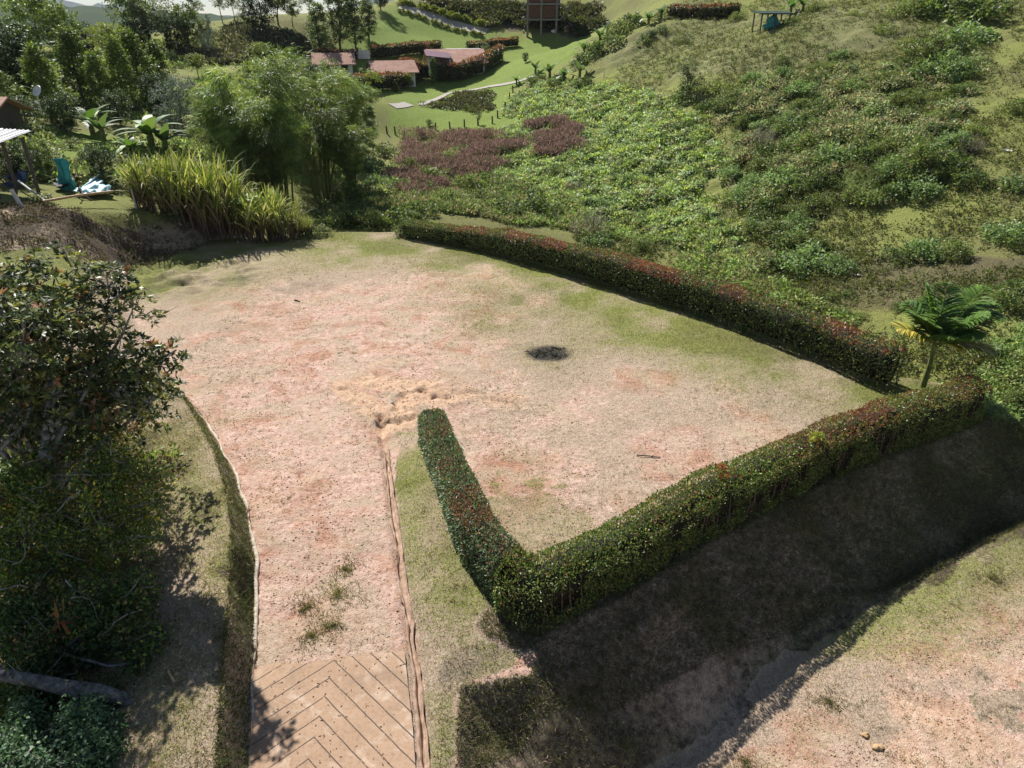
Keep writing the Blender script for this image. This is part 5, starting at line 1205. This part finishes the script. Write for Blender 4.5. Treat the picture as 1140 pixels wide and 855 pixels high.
# ---------------------------------------------------------------- grass, straw and clods close to the camera
rg = np.random.RandomState(61)
def near_pts(n, wf, x0=-13, x1=20, y0=7, y1=44):
    out = []; got = 0
    for _ in range(80):
        x = rg.uniform(x0, x1, 60000); y = y0+(y1-y0)*rg.rand(60000)**1.5
        k = rg.rand(60000) < wf(x, y); k &= np.abs(x) < y*.78+6; out.append(np.stack([x[k], y[k]], 1)); got += k.sum()
        if got >= n: break
    o = np.concatenate(out)[:n]; return np.c_[o, height(o[:, 0], o[:, 1])]
from_grid_x, from_grid_y = ax, ay
def grid_val(g, x, y):
    i = np.clip(np.searchsorted(ax, x), 1, nx-1); j = np.clip(np.searchsorted(ay, y), 1, ny-1); return g[j, i]
slab = [G(x, y) for x, y in [(290,752),(455,738),(466,900),(466,1100),(270,1100)]]
noslab = lambda x, y: (poly_dist(x, y, slab)[0] > .05)*1.0*(line_dist(x, y, gut_l) > .22)*(line_dist(x, y, gut_r) > .18)
gw = lambda x, y: np.clip(grid_val(green, x, y), 0, 1)**1.3*noslab(x, y)*(grid_val(wild, x, y) < .3)
def blades(q, lg_, wd_, pal, up=1.0, sd=1, wts=None):
    r = np.random.RandomState(sd); n = len(q); col = colvar(n, pal, .3, r, wts)
    A = unit(r.normal(size=(n, 3))*[.7, .7, .3]+np.array([0, 0, up])); B = unit(np.cross(A, r.normal(size=(n, 3)))); L2 = (lg_*r.uniform(.5, 1.4, n))[:, None]
    v = np.stack([q-[0, 0, .01]-B*wd_*.5, q-[0, 0, .01]+B*wd_*.5, q+A*L2+np.array([0, 0, -.2])*L2*r.rand(n, 1)], 1).reshape(-1, 3)
    return v, np.arange(3*n).reshape(-1, 3), np.repeat(col, 3, 0)
STRAW = [(.36, .29, .20), (.24, .18, .12), (.46, .39, .28), (.13, .095, .065)]
GRN = [(.09, .12, .025), (.13, .16, .035), (.17, .18, .05), (.24, .21, .09)]
qa = near_pts(140000, gw); a1 = blades(qa, .09, .016, GRN, 1.0, 1)
dryw = lambda x, y: (.30+.7*sstep(-.1, .2, fbm(x, y, 1.1, 3, 83)))*noslab(x, y)*(1-.75*sstep(.5, 1, grid_val(soil, x, y)))*(grid_val(wild, x, y) < .3)
qb = near_pts(120000, dryw); a2 = blades(qb, .085, .015, STRAW, .35, 2)
# bank faces: long matted grass
bankw = lambda x, y: ((poly_dist(x, y, plat)[0] > -.1) & ((poly_dist(x, y, plat)[0] > .0) | (line_dist(x, y, hf_front) < .4)) & (poly_dist(x, y, lower_pad)[0] > 0) & (y < 23) & (x > -1.5))*1.0
qc = near_pts(100000, bankw, -2, 20, 7, 23); a3 = blades(qc, .13, .018, [(.07, .06, .035), (.11, .09, .06), (.06, .075, .022), (.075, .095, .028), (.16, .13, .09)], .55, 3)
cutw = lambda x, y: ((poly_dist(x, y, plat)[0] > .0) & (poly_dist(x, y, plat)[0] < .42) & (x < -3) & (y < 21))*1.0
qd = near_pts(15000, cutw, -13, -3, 6.5, 21); qd[:, 2] += .02; a4 = blades(qd, .12, .018, [(.05, .07, .02), (.075, .095, .03), (.12, .10, .06), (.04, .045, .02)], .5, 4)
lw = lambda x, y: ((poly_dist(x, y, plat)[0] > .3) & (x < -3) & (y < 24))*(.3+.7*(fbm(x, y, .9, 3, 85) > -.02))
qe = near_pts(60000, lw, -13, -3, 7, 24); a5 = blades(qe, .10, .016, STRAW+GRN[:2], .5, 5, [.22, .2, .18, .14, .14, .12])
qw = near_pts(2600, lambda x, y: ((poly_dist(x, y, plat)[0] <= 0)*1.0+(poly_dist(x, y, lower_pad)[0] <= 0))*noslab(x, y)*(.12+.88*sstep(.0, .22, fbm(x, y, 2.2, 3, 97))))
m = len(qw)*16; qq = np.repeat(qw, 16, 0)+np.c_[rg.normal(size=(m, 2))*.055*np.repeat(rg.uniform(.5, 1.8, len(qw)), 16)[:, None], np.zeros(m)]
a6 = blades(qq, .07, .014, [(.09, .10, .03), (.15, .12, .07), (.10, .065, .04), (.20, .19, .08)], .6, 6)
tag(make('grass', join(a1, a2, a3, a4, a5, a6), M['grass']), 'short dry and green grass over the plot, banks and lower terrace', 'grass', kind='stuff')
# distinct weed tufts
def tuft(pos, r, n, pal, sd):
    rr = np.random.RandomState(sd); a = rr.rand(n)*6.283; q = rr.rand(n)*r*(1+.5*np.sin(a*2+sd)+.3*np.sin(a*5+sd*2)); x = pos[0]+np.cos(a)*q; y = pos[1]+np.sin(a)*q
    return blades(np.stack([x, y, height(x, y)], 1)-np.array(pos), .17*min(1, r*1.6), .016, pal, .9, sd)
for i, (x, y, z, r, l) in enumerate([(924,782,ZL,.42,'olive grass tuft on the bare lower terrace'), (375,655,0,.45,'larger grass patch in the middle of the driveway'), (340,670,0,.35,'grass patch left of the middle of the driveway'), (368,690,0,.35,'green grass patch just above the concrete slab'), (345,700,0,.28,'small grass patch above the left side of the slab'), (385,630,0,.35,'grass patch highest up the driveway'),
    (1105,645,ZL,.5,'green tuft where the lower terrace meets the bank at the right'), (830,850,ZL,.3,'small tuft at the bottom edge of the lower terrace'), (695,845,ZL,.4,'shaded dark tuft on the lower terrace near the bottom'), (255,740,0,.3,'tuft on the driveway bank by the gutter')]):
    p = GL(x, y) if z < -1 else G(x, y); p[2] = gz(p[0], p[1]); o = make('grass_tuft', tuft(p, r*1.15, 520, [(.10, .11, .04), (.15, .15, .07), (.22, .20, .11), (.25, .20, .14)], 70+i), M['grass']); o.location = p; tag(o, l, 'grass tuft')
# clods and crumbs of soil
def lumps(q, size, sd):
    r = np.random.RandomState(sd); n = len(q); s = (size*r.uniform(.4, 1.6, n))[:, None, None]
    base = np.array([[1, 0, 0], [0, 1, 0], [-1, 0, 0], [0, -1, 0], [0, 0, .8], [0, 0, -.6]]); fc = np.array([[0, 1, 4], [1, 2, 4], [2, 3, 4], [3, 0, 4], [1, 0, 5], [2, 1, 5], [3, 2, 5], [0, 3, 5]])
    v = q[:, None]+base[None]*s*r.uniform(.6, 1.4, (n, 6, 1)); f = (np.arange(n)[:, None, None]*6+fc[None]).reshape(-1, 3)
    return v.reshape(-1, 3), f, np.repeat(colvar(n, [(.30, .19, .13), (.20, .13, .09), (.36, .25, .18), (.24, .13, .07)], .3, r), 6, 0)
sw_ = lambda x, y: (grid_val(soil, x, y) > .45)*noslab(x, y)*(.15+.85*(fbm(x, y, .9, 3, 87) > .03))
mw = lambda x, y: (poly_dist(x, y, mound_p)[0] <= .3)*(.3+.7*(fbm(x, y, 1.2, 3, 95) > -.05))
qm = near_pts(1700, mw, -34, -10, 27, 42)
tag(make('ground_litter', cover('c', qm, 7, .20, (.16, .05), [(.05, .038, .025), (.09, .07, .045), (.05, .055, .02), (.13, .10, .07)], 31, sc=rg.uniform(.4, 1.3, len(qm))), M['dull']), 'dead stalks and weeds matted over the dark earth mound', 'litter', kind='stuff')
tag(make('soil_clods', lumps(near_pts(9000, sw_), .02, 8), M['dull']), 'loose clods of pinkish soil on the driveway and plot', 'soil', kind='stuff')
# litter of dead leaves and twigs on the slab
r = np.random.RandomState(5); n = 260; x = r.uniform(-5, -2.3, n); y = r.uniform(8, 10.9, n); k = r.rand(n) < .35+.6*sstep(.0, .25, fbm(x, y, .6, 2, 88)); x, y = x[k], y[k]
tag(make('leaf_litter', leaf_arrays(np.stack([x, y, zpad(x, y)+.055], 1), np.c_[r.normal(size=(len(x), 2)), r.rand(len(x))*.2], r.uniform(.03, .09, len(x)), .022, colvar(len(x), [(.12, .085, .06), (.06, .045, .035), (.22, .17, .12)], .3, r), r), M['dull']), 'dead leaves and twigs scattered on the grooved slab', 'leaf litter', kind='stuff')
# remains of the fire
fp = np.array([FIRE[0], FIRE[1], gz(FIRE[0], FIRE[1])]); r = np.random.RandomState(12); lines = []
for i in range(46):
    c = np.r_[r.normal(size=2)*[.36, .26], .02+abs(r.normal())*.03]; d = np.r_[r.normal(size=2), r.normal()*.12]; d = d/np.linalg.norm(d)*r.uniform(.05, .22); lines.append((np.array([c-d, c+d*.1, c+d]), np.array([.012, .016, .008])))
o = make('charred_sticks', tube_arrays(lines, 5), M['char']); o.location = fp; tag(o, 'black charred remains of a small fire on the bare plot', 'ashes', kind='stuff')
# sticks
for (A_, B_, rr, mt, l) in [((709,506),(735,510),.02,'darkpost','short dark stick lying on the plot near the front hedge'), ((328,335),(334,337),.03,'char','tiny dark lump of wood on the far left of the plot'), ((402,852),(399,846),.015,'husk','small reddish twig at the bottom of the concrete slab')]:
    p, q = G(*A_), G(*B_); p[2] = gz(p[0], p[1])+.03; q[2] = gz(q[0], q[1])+.03; tube_thing('stick', [p, (p+q)/2+[.01, 0, .01], q], [rr, rr, rr*.7], mt, l, 'stick', 6)
p, q = T(189,752), T(196,765); tube_thing('stick', [p+[0, 0, .05], q+[0, 0, .06]], [.025, .03], 'bamboo', 'short tan stick on the shaded bank left of the gutter', 'stick', 6)
for (x, y, s, l) in [(964,818,.10,'pinkish stone at the crack on the lower terrace'), (978,832,.12,'larger stone beside the crack on the lower terrace'), (1008,490,.13,'pale stone at the foot of the front hedge near the palm'), (436,448,.08,'small grey stone where the driveway gutter begins'), (424,441,.06,'smaller grey stone by the orange scar')]:
    p = GL(x, y) if y > 780 else G(x, y); p[2] = gz(p[0], p[1])-.02; blob('stone', p, s, s*.7, s*.7, 'concrete' if y < 780 else 'bamboo', l, 'stone', int(x), .5, 10)

# ---------------------------------------------------------------- far mountains
def ridge(name, yy_, x0, x1, h0, amp, sd, col):
    xs = np.linspace(x0, x1, 160); V = []; rows = 14
    for j in range(rows):
        t = j/(rows-1); V.append(np.stack([xs, np.full(160, yy_)-(1-t)*yy_*.35+fbm(xs, xs*0+j, (x1-x0)/9, 4, sd+40)*yy_*.04, -60+(h0+60+fbm(xs, xs*0, (x1-x0)/7, 5, sd)*amp)*t**1.3+fbm(xs, xs*0+j*yy_*.1, (x1-x0)/30, 4, sd+9)*amp*.3*t*(1-t)*4], 1))
    V = np.stack(V, 0).reshape(-1, 3); i = (np.arange(rows-1)[:, None]*160+np.arange(159)[None, :]).ravel()
    m = plain(name+'_mat', [(.3, tuple(c*.8 for c in col)), (.7, col)], .004, 1, 0, 0)
    tag(make(name, (V, np.stack([i, i+1, i+161, i+160], 1)), m, None, True), kind='structure')
ridge('far_mountains', 8200, -9000, 3000, 260, 500, 5, (.05, .075, .05))
ridge('hills', 2600, -3600, 600, 10, 130, 6, (.06, .085, .035))

# the air: pale even haze round the whole scene
hz_m = bpy.data.materials.new('haze_mat'); hz_m.use_nodes = True; ht = hz_m.node_tree; ht.nodes.clear()
ho = ht.nodes.new('ShaderNodeOutputMaterial'); hv = ht.nodes.new('ShaderNodeVolumePrincipled'); hv.inputs['Color'].default_value = (.80, .88, 1, 1); hv.inputs['Density'].default_value = .00006
ht.links.new(hv.outputs[0], ho.inputs['Volume'])
hb = MB().box((-1000, 4300, 420), (17000, 10400, 1040)); hm_ = bpy.data.meshes.new('haze'); hm_.from_pydata(hb.v, [], hb.f); hm_.materials.append(hz_m); tag(mobj('haze', hm_), kind='stuff')
